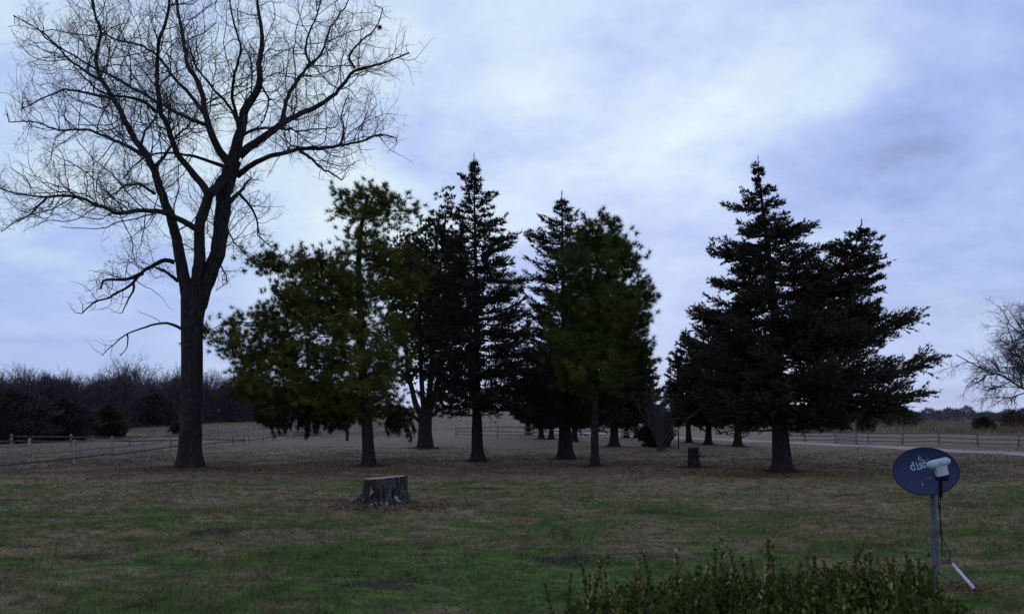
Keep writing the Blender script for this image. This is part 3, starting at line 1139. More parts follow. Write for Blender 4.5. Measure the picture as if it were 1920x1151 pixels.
# left pine
lob1 = [(555, 600, 70, 50, .6), (520, 655, 60, 40, .6), (600, 520, 50, 30, .6), (440, 640, 40, 28, .5), (540, 725, 105, 45, .9), (640, 700, 105, 60, .9), (455, 690, 42, 36, .5), (600, 580, 85, 45, .8), (700, 570, 70, 50, .7), (690, 760, 80, 26, .5), (690, 465, 34, 26), (725, 478, 40, 26, .4), (655, 478, 22, 14, -.3), (700, 500, 60, 26), (640, 505, 34, 20, .5), (765, 490, 30, 20, .6), (690, 372, 50, 34), (735, 392, 45, 28), (770, 392, 24, 16), (648, 402, 26, 28), (700, 425, 62, 28), (645, 365, 20, 18),
        (492, 492, 30, 20, -.3), (520, 520, 40, 26, .4), (560, 492, 40, 26, 0), (605, 490, 28, 18, .6), (610, 545, 80, 42), (680, 535, 70, 40, -.6), (750, 530, 50, 34, .5),
        (430, 590, 32, 16, .2), (395, 634, 32, 18, -.4), (460, 605, 40, 22, .5), (470, 655, 60, 32, 0), (520, 600, 50, 34, -.5), (540, 560, 50, 30, .5),
        (600, 620, 105, 55), (690, 630, 78, 55, -.9), (560, 690, 115, 45, .3), (465, 728, 48, 34, -.2), (700, 690, 68, 46, -1.2), (640, 735, 110, 38, 0),
        (560, 755, 85, 26, .5), (735, 650, 34, 40, .6), (690, 735, 60, 36, -1.0), (520, 770, 50, 22, .8), (720, 760, 45, 24, .9)]
drp = [(515, 760, 822, .6, 26), (545, 770, 812, .9, 30), (600, 770, 812, .9, 60), (640, 770, 806, 1.2, 50), (660, 765, 800, .9, 40), (735, 760, 815, 1.0, 30), (762, 770, 832, 1.1, 18), (750, 760, 810, .6, 26), (490, 760, 800, .4, 22), (575, 770, 825, .8, 16), (560, 750, 800, 1.1, 80), (620, 740, 795, 1.3, 90)]
lobes_tree('pine_tree', 'wide pine with yellow-green needle clumps and a separate tuft on its bare leaning top', (690, 875),
           [(691, 880), (691, 850), (688, 780), (680, 700), (676, 600), (672, 500), (676, 430), (690, 365)], 12, 2.4, lob1, 6600, .12, m_pine, 5,
           needle=(.20, .0155), per=42, droop=drp)

# middle pine
lob2 = [(1122, 425, 38, 22), (1128, 450, 48, 24), (1100, 470, 40, 26, .4), (1158, 485, 40, 26, 0), (1110, 510, 60, 34, -.4), (1165, 530, 45, 26, .4), (1195, 555, 30, 16, 0), (1095, 560, 62, 34, .3), (1150, 575, 55, 34, -.7), (1180, 600, 34, 22, .3),
        (1080, 620, 68, 34, .2), (1150, 630, 70, 36, .2), (1105, 660, 75, 34, -.3), (1120, 694, 46, 16, -1.2), (1180, 660, 45, 34, .8), (1100, 720, 60, 22, .3)]
lobes_tree('pine_tree', 'full green pine with a rounded crown right of the pointed cedar', (1115, 876),
           [(1115, 882), (1115, 850), (1116, 760), (1118, 650), (1120, 540), (1122, 425)], 8.5, 1.5, lob2, 3300, .12, m_pine2, 8,
           needle=(.20, .016), per=50)

# many-stemmed tree behind the pine
lobM = [(820, 600, 60, 50, .6), (770, 470, 34, 26, .5), (880, 560, 30, 40, .6), (785, 520, 50, 46, .5), (820, 500, 56, 46, .6), (755, 460, 30, 22), (768, 520, 40, 28), (745, 600, 30, 34), (810, 430, 22, 20), (865, 530, 30, 30), (838, 378, 12, 18), (836, 415, 26, 24), (815, 455, 36, 24), (850, 450, 30, 24), (780, 490, 36, 26), (830, 500, 46, 28), (770, 550, 46, 34), (835, 560, 46, 34), (800, 610, 60, 34), (860, 610, 34, 34), (770, 640, 40, 40), (830, 670, 56, 32), (780, 700, 34, 24), (850, 740, 40, 16), (745, 770, 26, 18), (880, 690, 30, 26)]
lobes_tree('many_stemmed_tree', 'dark tree with a short thick trunk forking into many upright stems, behind the wide pine', (797, 840),
           [(797, 843), (797, 815), (798, 785)], 12.5, 11.5, lobM, 5400, .10, m_cedar, 14, needle=(.20, .06), per=17, step=.28, csig=.24,
           forks=[([(796, 790), (780, 760), (765, 700), (760, 640), (758, 580)], 6.5, 2), ([(797, 788), (792, 740), (788, 660), (786, 560), (790, 480)], 6, 1.6),
                  ([(799, 790), (806, 730), (812, 650), (822, 540), (836, 400)], 7, 1.5), ([(801, 788), (815, 740), (832, 670), (846, 600), (856, 520)], 6, 1.6),
                  ([(803, 785), (822, 768), (850, 762), (880, 758)], 4, 1.2), ([(790, 792), (776, 780), (760, 775)], 4.5, 1.5)])

# the rows of cedars further back in the grove
far_specs = [  # trunk base px, py, half width, apex row, reach px left/right, seed
    (990, 817, 4.5, 600, 55, 40), (1015, 822, 4, 640, 40, 40), (1034, 823, 4, 610, 45, 40), (1077, 828, 5, 560, 55, 60),
    (1151, 838, 7.5, 575, 75, 92), (1174, 820, 4, 620, 50, 60), (1193, 820, 4, 630, 50, 65), (1292, 829, 4.5, 622, 58, 60),
    (1329, 834, 5.5, 590, 70, 75), (1384, 837, 6.5, 560, 78, 85)]
far_lab = ['slender dark cedar trunk farthest left in the back row of the grove', 'thin cedar second from left in the back row of the grove', 'thin cedar just left of the pointed cedar trunk in the back row',
           'cedar trunk seen between the pointed cedar and the middle pine', 'thick trunked cedar right of the middle pine', 'thin back row cedar left of a matching trunk, right of the thick trunked cedar', 'thin back row cedar nearest left of the many-stemmed shrub',
           'thin leaning cedar directly right of the many-stemmed shrub', 'cedar in the middle of the three trunks by the driveway', 'thickest of the three cedar trunks by the driveway, left of the broad cedar']
for k, (bx, by, hw, ay, rl, rr_) in enumerate(far_specs):
    lean = [(bx, by), (bx - (4 if k == 7 else 0), (by + ay) / 2), (bx - (6 if k == 7 else 0), ay)]
    cy0 = 782 + (k % 3) * 3
    h = cy0 - ay
    lf = [(ay, 2), (ay + h * .12, rl * .30), (ay + h * .3, rl * .58), (ay + h * .6, rl * .9), (ay + h * .85, rl), (cy0, rl * .9)]
    rf = [(ay, 2), (ay + h * .12, rr_ * .28), (ay + h * .3, rr_ * .6), (ay + h * .6, rr_ * .85), (ay + h * .85, rr_), (cy0, rr_ * .9)]
    cedar('cedar_tree', far_lab[k], (bx, by), lean, lf, rf, 120, m_cedar, cy0, hw, 50 + k, 'cedars in the back rows of the grove', flake=(.26, .085), dens=.8, inner=.05, depth=.95)

# many-stemmed shrub in the grove
sb = gp(1238, 846)
shrub = thing('bare_shrub', 'leafless shrub of many thin upright stems in the middle of the grove', 'shrub', sb)
g2 = np.random.default_rng(77)
ss_ = sb[1] / F
for k in range(22):
    az = g2.uniform(0, 2 * math.pi)
    sp = abs(g2.normal(0, .5)) + .05
    hgt = g2.uniform(60, 125) * ss_
    tt = np.linspace(0, 1, 9)[:, None]
    dv = np.array([math.cos(az), math.sin(az) * .8, 0])
    p = dv * .15 * g2.random() + dv * sp * hgt * .55 * tt ** 1.3 + np.array([0, 0, 1]) * hgt * (tt * (1 - .12 * sp * tt)) + g2.normal(0, .02, (9, 3))
    p[0, 2] = -.05
    mb = MB()
    tube(mb, p, np.linspace(.035, .008, 9) * g2.uniform(.6, 1.2), 5)
    # side twigs
    m = 16
    ti = g2.integers(3, 9, m)
    d_ = unit(np.array([[0, 0, .8]]) + g2.normal(0, .5, (m, 3)))
    prisms(mb, p[ti], p[ti] + d_ * g2.uniform(.3, .9, m)[:, None], np.full(m, .007), np.full(m, .004), 3)
    mb.build('stem', m_twig, shrub)

# ------------------------------------------------------------------ stumps


def stump_mesh(mb, base, R, Hh, k=72, rows=26, seed=0, roots=(), tilt=(0, 0), furrow=.05, flare=.5):
    ang = np.arange(k) / k * 2 * math.pi
    V = []
    for i in range(rows):
        t = i / (rows - 1)
        z = -.06 + (Hh + .06) * t
        r = R * (1 + flare * math.exp(-max(z, 0) / (Hh * .22)) * .55)
        rr = np.empty(k)
        for q, a in enumerate(ang):
            n_ = mnoise.noise(Vector((math.cos(a) * 3.2, math.sin(a) * 3.2, z * 1.2 + seed)))
            n2_ = mnoise.noise(Vector((math.cos(a) * 11, math.sin(a) * 11, z * 3 + seed)))
            x_ = r * (1 + .06 * n_ + furrow * n2_)
            for (ra, rw, rl) in roots:
                da = (a - ra + math.pi) % (2 * math.pi) - math.pi
                x_ += rl * math.exp(-(da / rw) ** 2) * math.exp(-max(z, 0) / (Hh * .20))
            rr[q] = x_
        zz_ = z + t * (tilt[0] * np.cos(ang) + tilt[1] * np.sin(ang)) * R
        V.append(np.stack([rr * np.cos(ang), rr * np.sin(ang), zz_], 1))
    V = np.concatenate(V) + base
    i = np.repeat(np.arange(rows - 1), k) * k
    j = np.tile(np.arange(k), rows - 1)
    j2 = (j + 1) % k
    mb.add(V, np.stack([i + j, i + j2, i + k + j2, i + k + j], -1))
    return V[-k:], V


m_sbark, nt, b = base_mat('stump_bark', .95)
p = scaled(nt, pos_out(nt), (16, 16, 2.2))
n1 = noise_n(nt, p, 1.4, 5, .65)
n2 = noise_n(nt, pos_out(nt), 9, 4, .6)
lich = math_n(nt, 'MULTIPLY', range_n(nt, n2, .57, .66), range_n(nt, n1, .42, .58))
cc = mix_n(nt, range_n(nt, n1, .4, .62), (.011, .009, .009), (.088, .075, .077))
cc = mix_n(nt, lich, cc, (.34, .33, .33))
nt.links.new(cc, b.inputs['Base Color'])
bump(nt, b, n1, 1.0, .05)
m_swood = plain_mat('rotten_heartwood', (.022, .013, .011), (.05, .028, .022), 6, .95, .6, 0, (3, 3, .6))
m_scut, nt, b = base_mat('cut_wood', .85)
pc = nt.nodes.new('ShaderNodeTexCoord').outputs['Object']
wv = nt.nodes.new('ShaderNodeTexWave')
wv.wave_type = 'RINGS'
wv.rings_direction = 'Z'
wv.inputs['Scale'].default_value = 9
wv.inputs['Distortion'].default_value = 2.5
nt.links.new(pc, wv.inputs['Vector'])
n3 = noise_n(nt, pc, 5, 4)
nt.links.new(mix_n(nt, range_n(nt, n3, .35, .7), mix_n(nt, wv.outputs['Fac'], (.30, .22, .15), (.40, .31, .22)), (.20, .15, .11)), b.inputs['Base Color'])

SB = gp(722, 946)
sR, sH = 39 * SB[1] / F, 53 * SB[1] / F
stump = thing('tree_stump', 'wide sawn tree stump with a pale top and spreading roots on the lawn', 'stump', SB)
mb = MB()
ring, _ = stump_mesh(mb, np.zeros(3), sR, sH, 110, 30, 4.0, [(math.pi * 1.10, .26, .60), (math.pi * 1.4, .2, .24), (math.pi * .9, .25, .3), (math.pi * 1.75, .25, .2), (.2, .3, .12)], (.085, -.012), .085, .45)
mb.build('bark', m_sbark, stump)
mb = MB()
cen = ring.mean(0)
rows = [cen + (ring - cen) * f_ for f_ in (.985, .7, .4, .12)]
V = np.concatenate(rows)
V[:, 2] += .004 + rng.normal(0, .003, len(V))
k = len(ring)
i = np.repeat(np.arange(3), k) * k
j = np.tile(np.arange(k), 3)
j2 = (j + 1) % k
mb.add(V, np.stack([i + j, i + j2, i + k + j2, i + k + j], -1))
mb.add(V[-k:], [list(range(k))])
mb.build('cut_top', m_scut, stump)
# patch where the bark has fallen: dark wood on the left front
mb = MB()
aa = np.linspace(math.pi * 1.08, math.pi * 1.53, 22)
zr = np.linspace(.02, sH - .02, 14)
V = []
for zz_ in zr:
    for a in aa:
        r_ = sR * (1.035 + .25 * math.exp(-zz_ / (sH * .2)) + .03 * mnoise.noise(Vector((a * 4, zz_ * 5, 2))) - .10 * (abs(a - math.pi * 1.3) / (math.pi * .23)) ** 6)
        V.append((r_ * math.cos(a), r_ * math.sin(a), zz_ + .07 * math.cos(a) * sR * zz_ / sH))
f_ = [[r_ * 22 + c_, r_ * 22 + c_ + 1, (r_ + 1) * 22 + c_ + 1, (r_ + 1) * 22 + c_] for r_ in range(13) for c_ in range(21)]
mb.add(V, f_)
mb.build('bare_wood', m_swood, stump)
# a pale torn splinter
mb = MB()
sp0 = np.array([-sR * .52, -sR * 1.02, sH * .50])
mb.add(np.array([[0, 0, .14], [.03, -.012, .05], [.07, 0, .03], [.02, -.015, .0], [-.035, 0, -.05], [-.005, -.012, .04]]) + sp0, [[0, 1, 5], [1, 2, 3], [1, 3, 5], [3, 4, 5]])
mb.build('splinter', plain_mat('pale_splinter', (.22, .19, .14), (.32, .28, .2), 20, .9), stump)

# chips and fallen leaves round the stump and the big tree


def litter(name, label, c_, n, sx, sy, mat, size, ring_=0.0, g=rng):
    a = g.random(n) * 2 * math.pi
    r_ = np.abs(g.normal(0, .5, n))
    x_ = c_[0] + np.cos(a) * r_ * sx
    y_ = c_[1] + np.sin(a) * r_ * sy
    P = np.stack([x_, y_, H(x_, y_) + .004 + g.random(n) * .03], 1)
    D = np.stack([g.normal(size=n), g.normal(size=n), g.normal(0, .35, n)], 1)
    mb = MB()
    flakes(mb, P, D, g.uniform(.5, 1.3, n) * size, g.uniform(.4, .9, n) * size, None, g)
    o = mb.build(name, mat, kind='stuff')
    o['label'] = label
    o['category'] = 'litter'


litter('wood_chips', 'reddish wood chips and bark crumbs round the large stump', SB + np.array([.15, -.35, 0]), 8000, 1.2, .8, m_chip, .07)
litter('fallen_leaves', 'brown fallen leaves round the foot of the large bare tree', TB + np.array([1.0, -.6, 0]), 3800, 4.6, 2.4, m_litter, .06)
litter('fallen_leaves', 'brown fallen leaves and needles under the grove', np.array([2.0, 30.0, 0]), 3500, 15, 4.5, m_litter, .05)
for nm_, lb_, n_, sz_, mt_ in (('fallen_leaves', 'scattered dry leaves lying on the open lawn', 2600, .045, m_litter), ('straw', 'pale scraps of dead grass lying on the open lawn', 5200, .05, m_hay)):
    dd_ = 6.5 * (24 / 6.5) ** rng.random(n_)
    xx_ = (rng.random(n_) * 2 - 1) * dd_ * .62
    P_ = np.stack([xx_, dd_, H(xx_, dd_) + .01 + rng.random(n_) * .035], 1)
    mb = MB()
    flakes(mb, P_, np.stack([rng.normal(size=n_), rng.normal(size=n_), rng.normal(0, .3, n_)], 1), rng.uniform(.5, 1.3, n_) * sz_, rng.uniform(.2, .8, n_) * sz_ * (.9 if nm_ != 'straw' else .25))
    o = mb.build(nm_, mt_, kind='stuff')
    o['label'] = lb_
    o['category'] = 'litter'
litter('fallen_leaves', 'brown fallen leaves by the foot of the broad right cedar', gp(1440, 890), 2500, 4.5, 1.8, m_litter, .07)

# dark needle flakes round the grove trunks, added to paint in contact shade
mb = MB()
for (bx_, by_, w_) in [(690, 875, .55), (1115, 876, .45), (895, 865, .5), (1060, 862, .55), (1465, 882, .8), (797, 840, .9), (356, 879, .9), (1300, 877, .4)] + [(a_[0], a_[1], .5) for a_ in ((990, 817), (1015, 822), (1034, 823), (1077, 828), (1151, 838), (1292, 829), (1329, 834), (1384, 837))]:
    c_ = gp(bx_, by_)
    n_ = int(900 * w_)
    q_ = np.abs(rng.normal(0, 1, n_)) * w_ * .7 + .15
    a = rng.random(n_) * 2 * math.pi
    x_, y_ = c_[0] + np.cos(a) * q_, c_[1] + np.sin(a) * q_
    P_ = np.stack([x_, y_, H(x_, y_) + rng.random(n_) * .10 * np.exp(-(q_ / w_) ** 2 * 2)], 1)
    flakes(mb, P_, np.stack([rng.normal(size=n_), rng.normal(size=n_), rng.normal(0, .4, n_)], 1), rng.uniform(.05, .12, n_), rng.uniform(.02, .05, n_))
o = mb.build('trunk_shade_litter', foliage_mat('contact_shade_duff', (.05, .032, .022), (.09, .055, .035), (.035, .025, .018), 2, .95), kind='stuff')
o['label'] = 'dark needle flakes added as contact shade round the trunks of the grove'
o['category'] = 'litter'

# the short stump in front of the grove
HB = gp(1300, 877)
hs = HB[1] / F
st2 = thing('tree_stump', 'narrow waist-high dark stump with a broken side branch, left of the broad cedar', 'stump', HB)
mb = MB()
ring, _ = stump_mesh(mb, np.zeros(3), 9.5 * hs, 39 * hs, 40, 18, 9.0, [(-.3, .4, .12), (3.3, .4, .05)], (.05, .1), .1, .35)
mb.build('bark', m_cbark, st2)
mb = MB()
mb.add(np.concatenate([ring + np.array([0, 0, .003])]), [list(range(len(ring)))])
mb.build('cut_top', m_swood, st2)
mb = MB()
tube(mb, np.array([[.10, 0, .33], [.22, -.02, .40], [.32, -.03, .36], [.42, 0, .38]]), [.03, .025, .018, .01], 6)
tube(mb, np.array([[.18, 0, .38], [.22, 0, .47], [.26, .02, .55]]), [.02, .015, .008], 5)
mb.build('branch', m_cbark, st2)

# ------------------------------------------------------------------ fences


def rot_to(d):
    d = np.asarray(d, float)
    d = d / np.linalg.norm(d)
    up = np.array([0, 0, 1.])
    s_ = np.cross(up, d)
    s_ = s_ / np.linalg.norm(s_)
    return np.stack([d, s_, np.cross(d, s_)], 1)


def fence(name, label, pts, post_h, rails, post_w, rail_h, pm, rm, seed, skip=(), rail_mats=None, sag=.02, lean=.03):
    g = np.random.default_rng(seed)
    b0 = np.array([pts[0][0], pts[0][1], float(H(pts[0][0], pts[0][1]))])
    t = thing(name, label, 'fence', b0, 'rail fences of the paddocks')
    tops = []
    for k, (x_, y_) in enumerate(pts):
        z_ = float(H(x_, y_))
        h_ = post_h * g.uniform(.93, 1.1)
        lx, ly = g.normal(0, lean, 2)
        R_ = np.array([[1, 0, lx], [0, 1, ly], [0, 0, 1]])
        mb = MB()
        box(mb, (0, 0, h_ / 2 - .1), (post_w, post_w, h_ + .2), R_, .9)
        mb.add(np.array([[-post_w * .45, -post_w * .45, 0], [post_w * .45, -post_w * .45, 0], [post_w * .45, post_w * .45, 0], [-post_w * .45, post_w * .45, 0], [0, 0, post_w * .35]]) + R_ @ np.array([0, 0, h_]), [[0, 1, 4], [1, 2, 4], [2, 3, 4], [3, 0, 4]])
        o = mb.build('post', pm, t, None, False)
        o.location = np.array([x_, y_, z_]) - b0
        tops.append((x_, y_, z_, lx, ly))
    for k in range(len(pts) - 1):
        if k in skip:
            continue
        a, b_ = tops[k], tops[k + 1]
        for ri, rh in enumerate(rails):
            if g.random() < .04:
                continue
            pa = np.array([a[0] + a[3] * rh, a[1] + a[4] * rh, a[2] + rh + g.normal(0, sag)])
            pb = np.array([b_[0] + b_[3] * rh, b_[1] + b_[4] * rh, b_[2] + rh + g.normal(0, sag)])
            off = np.cross(unit(pb - pa), [0, 0, 1]) * (post_w * .5 + .02)
            mb = MB()
            R_ = rot_to(pb - pa)
            L_ = np.linalg.norm(pb - pa)
            box(mb, (0, 0, 0), (L_ - .01, .035, rail_h), R_)
            m_ = rm if rail_mats is None else rail_mats[ri]
            o = mb.build('rail', m_, t, None, False)
            o.location = (pa + pb) / 2 + off - b0
    return t


FX = gp(73, 875)[0]
lf = [(FX + .02 * k, 22.6 + 2.9 * k) for k in range(14)]
fence('rail_fence', 'weathered three-rail fence running back along the left side of the lawn', lf, .88, (.74, .46, .19), .075, .06, m_fwhite, m_fdark, 1, sag=.012, rail_mats=(m_fgrey, m_fgrey, m_fdark))
bf = [(-44 + 2.95 * k, 44.5 + .35 * k) for k in range(11)]
fence('rail_fence', 'low weathered fence across the field in front of the left wood', bf, .62, (.50, .28), .10, .07, m_fgrey, m_fdark, 2)
xs = np.arange(FX, 13.0, 2.9)
mf = [(x_, 62.2 - .07 * k + .3 * math.sin(k)) for k, x_ in enumerate(xs)]
fence('rail_fence', 'long pale rail fence across the field behind the grove', mf, .80, (.72, .45, .20), .10, .09, m_fwhite, m_fwhite, 3, skip=(3,), sag=.03)
r0, r1 = gp(1455, 826)[:2], gp(2080, 842.5)[:2]
rf = [tuple(r0 + (r1 - r0) * t_) for t_ in np.linspace(0, 1, 10)]
fence('rail_fence', 'pale post and rail fence beside the driveway at the right', rf, .72, (.60, .36, .14), .08, .055, m_fgrey, m_ftan, 4, sag=.01)


def panel_gate(label, pa, pb, h_, pm, dm):
    pa, pb = np.array(pa), np.array(pb)
    b0 = np.array([pa[0], pa[1], float(H(*pa))])
    t = thing('panel_gate', label, 'gate', b0, 'low boarded gates')
    dv = pb - pa
    L_ = np.linalg.norm(dv)
    R_ = rot_to([dv[0], dv[1], 0])
    mid_ = np.array([dv[0] / 2, dv[1] / 2, 0])
    for e_ in (0, 1):
        mb = MB()
        box(mb, np.array([dv[0] * e_, dv[1] * e_, h_ / 2]), (.1, .1, h_ + .15), R_)
        mb.build('post', pm, t, None, False)
    for z_ in np.linspace(.12, h_ - .1, 5):
        mb = MB()
        box(mb, mid_ + np.array([0, 0, z_]), (L_ - .11, .05, (h_ - .2) / 7.5), R_)
        mb.build('board', dm, t, None, False)
    mb = MB()
    box(mb, mid_ + np.array([0, 0, h_ + .02]), (L_ + .1, .09, .05), R_)
    mb.build('top_rail', pm, t, None, False)


panel_gate('low dark boarded gate with a white frame under the wide pine', gp(548, 821)[:2], gp(604, 821)[:2], .5, m_fwhite, m_fdark)
panel_gate('dark boarded gate in the far fence beside the round cedar bushes', gp(1478, 812.5)[:2], gp(1540, 812.5)[:2], .55, m_fgrey, m_fdark)
panel_gate('short brown two-bay hurdle in front of the right fence', gp(1567, 831)[:2], gp(1606, 831)[:2], .5, m_fgrey, m_fgrey)


def lone_post(label, px, py, h_, w_, mat, arm=False):
    b0 = gp(px, py)
    t = thing('wooden_post', label, 'post', b0, 'lone posts in the fields')
    mb = MB()
    tube(mb, np.array([[0, 0, -.1], [.01, 0, h_ * .5], [0, .01, h_]]), [w_, w_ * .95, w_ * .85], 8)
    mb.build('shaft', mat, t)
    if arm:
        mb = MB()
        tube(mb, np.array([[-.13, 0, h_ * .98], [0, 0, h_ * 1.02], [.14, 0, h_ * .93]]), [.05, .07, .06], 6)
        mb.build('arm', mat, t)
        mb = MB()
        box(mb, (0, 0, .06), (.5, .3, .12))
        mb.build('footing', mat, t)


lone_post('slim dark post standing alone in the field behind the wide pine', 651, 825, 1.45, .10, m_cbark)
lone_post('thin dark stake just right of the many-stemmed shrub', 1272, 842, .95, .035, m_cbark)
lone_post('small dark post with a crosspiece beyond the driveway, between two cedar trunks', 1348, 814, .55, .05, m_fdark, True)
lone_post('short post in the dry field right of the large bare tree', 408, 812, .75, .06, m_fgrey)
lone_post('lone post in the dry field left of the wide pine', 487, 808, .9, .07, m_fgrey)

# ------------------------------------------------------------------ woods


def bare_tree_mesh(seed, hgt, spread, n_main, mat, r0, dens, hang=0.0, lo=.25):
    """trunk, main limbs, then three orders of ever finer wood"""
    global g1
    keep_, g1 = g1, np.random.default_rng(seed)
    g = g1
    mb, mt = MB(), MB()
    zt = hgt * .62
    z_ = np.linspace(0, zt, 14)
    tr = np.stack([.16 * np.sin(z_ * .5 + seed) * z_ / hgt, .16 * np.cos(z_ * .6 + seed) * z_ / hgt, z_], 1)
    tr[0, 2] = -.2
    rr = np.linspace(.020, .008, 14) * hgt
    rr[0] *= 1.3
    tube(mb, tr, rr, 8)
    k = g.integers(int(14 * lo), 14, n_main)
    az = np.arange(n_main) * 2.4 + g.normal(0, .4, n_main)
    th = np.radians(g.uniform(18, 72, n_main)) * (1.1 - .5 * k / 14)
    D = np.stack([np.cos(az) * np.sin(th), np.sin(az) * np.sin(th), np.cos(th)], 1)
    room = np.hypot(spread * np.sin(th), (hgt - z_[k]) * np.cos(th))
    L = room * g.uniform(.75, 1.05, n_main)
    p, r = grow(tr[k], D, L, rr[k] * .6, 10, .14, .06 - hang * .06)
    put(mb, p, r, 5)
    pa, ra, La = children(p, r, L, 2.4 * dens, 25, 65, (.3, .55), 6, .2, .05 - hang * .10, r0 * 2.2, .15, 4.0)
    put(mt, pa, ra, 3)
    La = np.linalg.norm(pa[:, -1] - pa[:, 0], axis=1)
    pb, rb_, Lb = children(pa, ra, La * 1.1, 4.5 * dens, 25, 65, (.35, .7), 4, .25, .06 - hang * .14, r0 * 1.3, .15, 2.0)
    put(mt, pb, rb_, 3)
    pc, rc, _ = children(pb, rb_, Lb, 6.0 * dens, 25, 60, (.35, .7), 2, .25, .08 - hang * .2, r0, .1)
    put(mt, pc, np.maximum(rc, r0 * .5), 3)
    g1 = keep_
    return mb.mesh('trunk', mat), mt.mesh('twigs', mat)


protos = []
for k, (hh, sp_, nm_) in enumerate(((7, 2.3, 13), (7, 3.1, 15), (7, 1.8, 12), (7, 2.7, 14))):
    protos.append(bare_tree_mesh(100 + k, hh, sp_, nm_, (m_wtwig, m_wtwig2, m_wtwig, m_wtwig2)[k], .012, .88, 0.0, .3))

wood_line = np.array([(-160, 60), (0, 63), (120, 68), (200, 82), (300, 112), (430, 140), (640, 165)], float)   # photo column, distance
top_line = np.array([(-160, 682), (0, 692), (22, 686), (42, 664), (64, 694), (92, 704), (125, 684), (150, 698), (182, 679), (208, 698), (238, 662), (268, 666), (290, 694), (312, 686), (332, 668), (358, 694), (388, 680), (430, 698), (640, 706)], float)
gw = np.random.default_rng(9)
names = ['pale bare tree standing above the left wood', 'russet bare tree in the wood beyond the left fence', 'grey bare tree in the wood beyond the left fence']
for k in range(84):
    px = -130 + 740 * (k + gw.random()) / 84
    d_ = np.interp(px, wood_line[:, 0], wood_line[:, 1]) + 4 + 34 * gw.random() ** 1.3
    ty = np.interp(px, top_line[:, 0], top_line[:, 1]) + abs(gw.normal(0, 16)) * (0 if k % 7 == 0 else 1)
    x_ = (px - 960) / F * d_
    z_ = float(H(x_, d_))
    hh = CH - (ty - HY) / F * d_ - z_
    pi_ = gw.integers(0, 4)
    lab = names[1] if pi_ in (1, 3) else names[2]
    t = thing('bare_tree', lab, 'tree', (x_, d_, z_), 'russet trees of the left wood' if pi_ in (1, 3) else 'grey trees of the left wood', gw.uniform(0, 6.28))
    s_ = hh / 7.0
    t.scale = (s_ * gw.uniform(.85, 1.15), s_ * gw.uniform(.85, 1.15), s_)
    link('trunk', protos[pi_][0], None, t)
    link('twigs', protos[pi_][1], None, t, 'stuff')
tt = thing('bare_tree', 'tall pale bare tree rising above the far left end of the wood', 'tree', (*P3(42, HY, 92)[:2], 0))
tt.scale = (1.15, 1.15, 1.07)
link('trunk', protos[2][0], None, tt)
link('twigs', protos[2][1], None, tt, 'stuff')

# undergrowth of the wood
n = 52000
px = gw.uniform(-170, 660, n)
dd = np.interp(px, wood_line[:, 0], wood_line[:, 1]) + gw.random(n) ** 1.5 * 38 + .8 * np.sin(px * .08) * 2
xx = (px - 960) / F * dd
zt = (CH - (np.interp(px, [-170, 150, 430, 660], [722, 722, 722, 735]) + 10 * np.sin(px * .05) + 6 * np.sin(px * .13) - HY) / F * dd)
zb = gw.random(n) ** 1.1 * zt
P = np.stack([xx, dd, H(xx, dd) + zb - .1], 1)
D = np.stack([gw.normal(0, .55, n), gw.normal(0, .55, n), gw.uniform(.1, 1.1, n)], 1)
mb = MB()
flakes(mb, P, D, gw.uniform(.5, 1.5, n), .09 * dd / 80, None, gw)
o = mb.build('undergrowth', foliage_mat('thicket_twig', (.040, .033, .042), (.058, .048, .060), (.060, .042, .040), .12, .95), kind='stuff')
o['label'] = 'dense brown undergrowth along the foot of the left wood'
o['category'] = 'thicket'

# far wood at the right
n = 26000
px = gw.uniform(1380, 2150, n)
dd = gw.uniform(258, 300, n)
xx = (px - 960) / F * dd
hh = 3.9 + .7 * np.sin(px * .05) + .5 * np.sin(px * .17 + 1) + 1.1 * np.exp(-((px - 1740) / 18) ** 2) + 1.0 * np.exp(-((px - 1812) / 14) ** 2)
P = np.stack([xx, dd, H(xx, dd) + gw.random(n) ** .8 * hh * .85 - .1], 1)
D = np.stack([gw.normal(0, .5, n), gw.normal(0, .5, n), gw.uniform(.3, 1.2, n)], 1)
mb = MB()
flakes(mb, P, D, gw.uniform(.5, 1.4, n), .18, None, gw)
o = mb.build('far_wood', foliage_mat('far_wood_twig', (.075, .062, .085), (.10, .082, .105), (.08, .055, .065), .05, .95), kind='stuff')
o['label'] = 'low dark line of far woodland on the right horizon'
o['category'] = 'woodland'
n = 16000
px = gw.uniform(560, 1400, n)
dd = gw.uniform(285, 330, n)
xx = (px - 960) / F * dd
P = np.stack([xx, dd, H(xx, dd) + gw.random(n) * 1.6 * np.clip((np.abs(px - 860) - 60) / 120, .1, 1.4) - .1], 1)
D = np.stack([gw.normal(0, .5, n), gw.normal(0, .5, n), gw.uniform(.3, 1.2, n)], 1)
mb = MB()
flakes(mb, P, D, gw.uniform(.4, 1.0, n), .18, None, gw)
o = mb.build('far_wood', bpy.data.materials['far_wood_twig'], kind='stuff')
o['label'] = 'thin dark line of far trees on the rise behind the grove'
o['category'] = 'woodland'


# cedar bushes in the fields


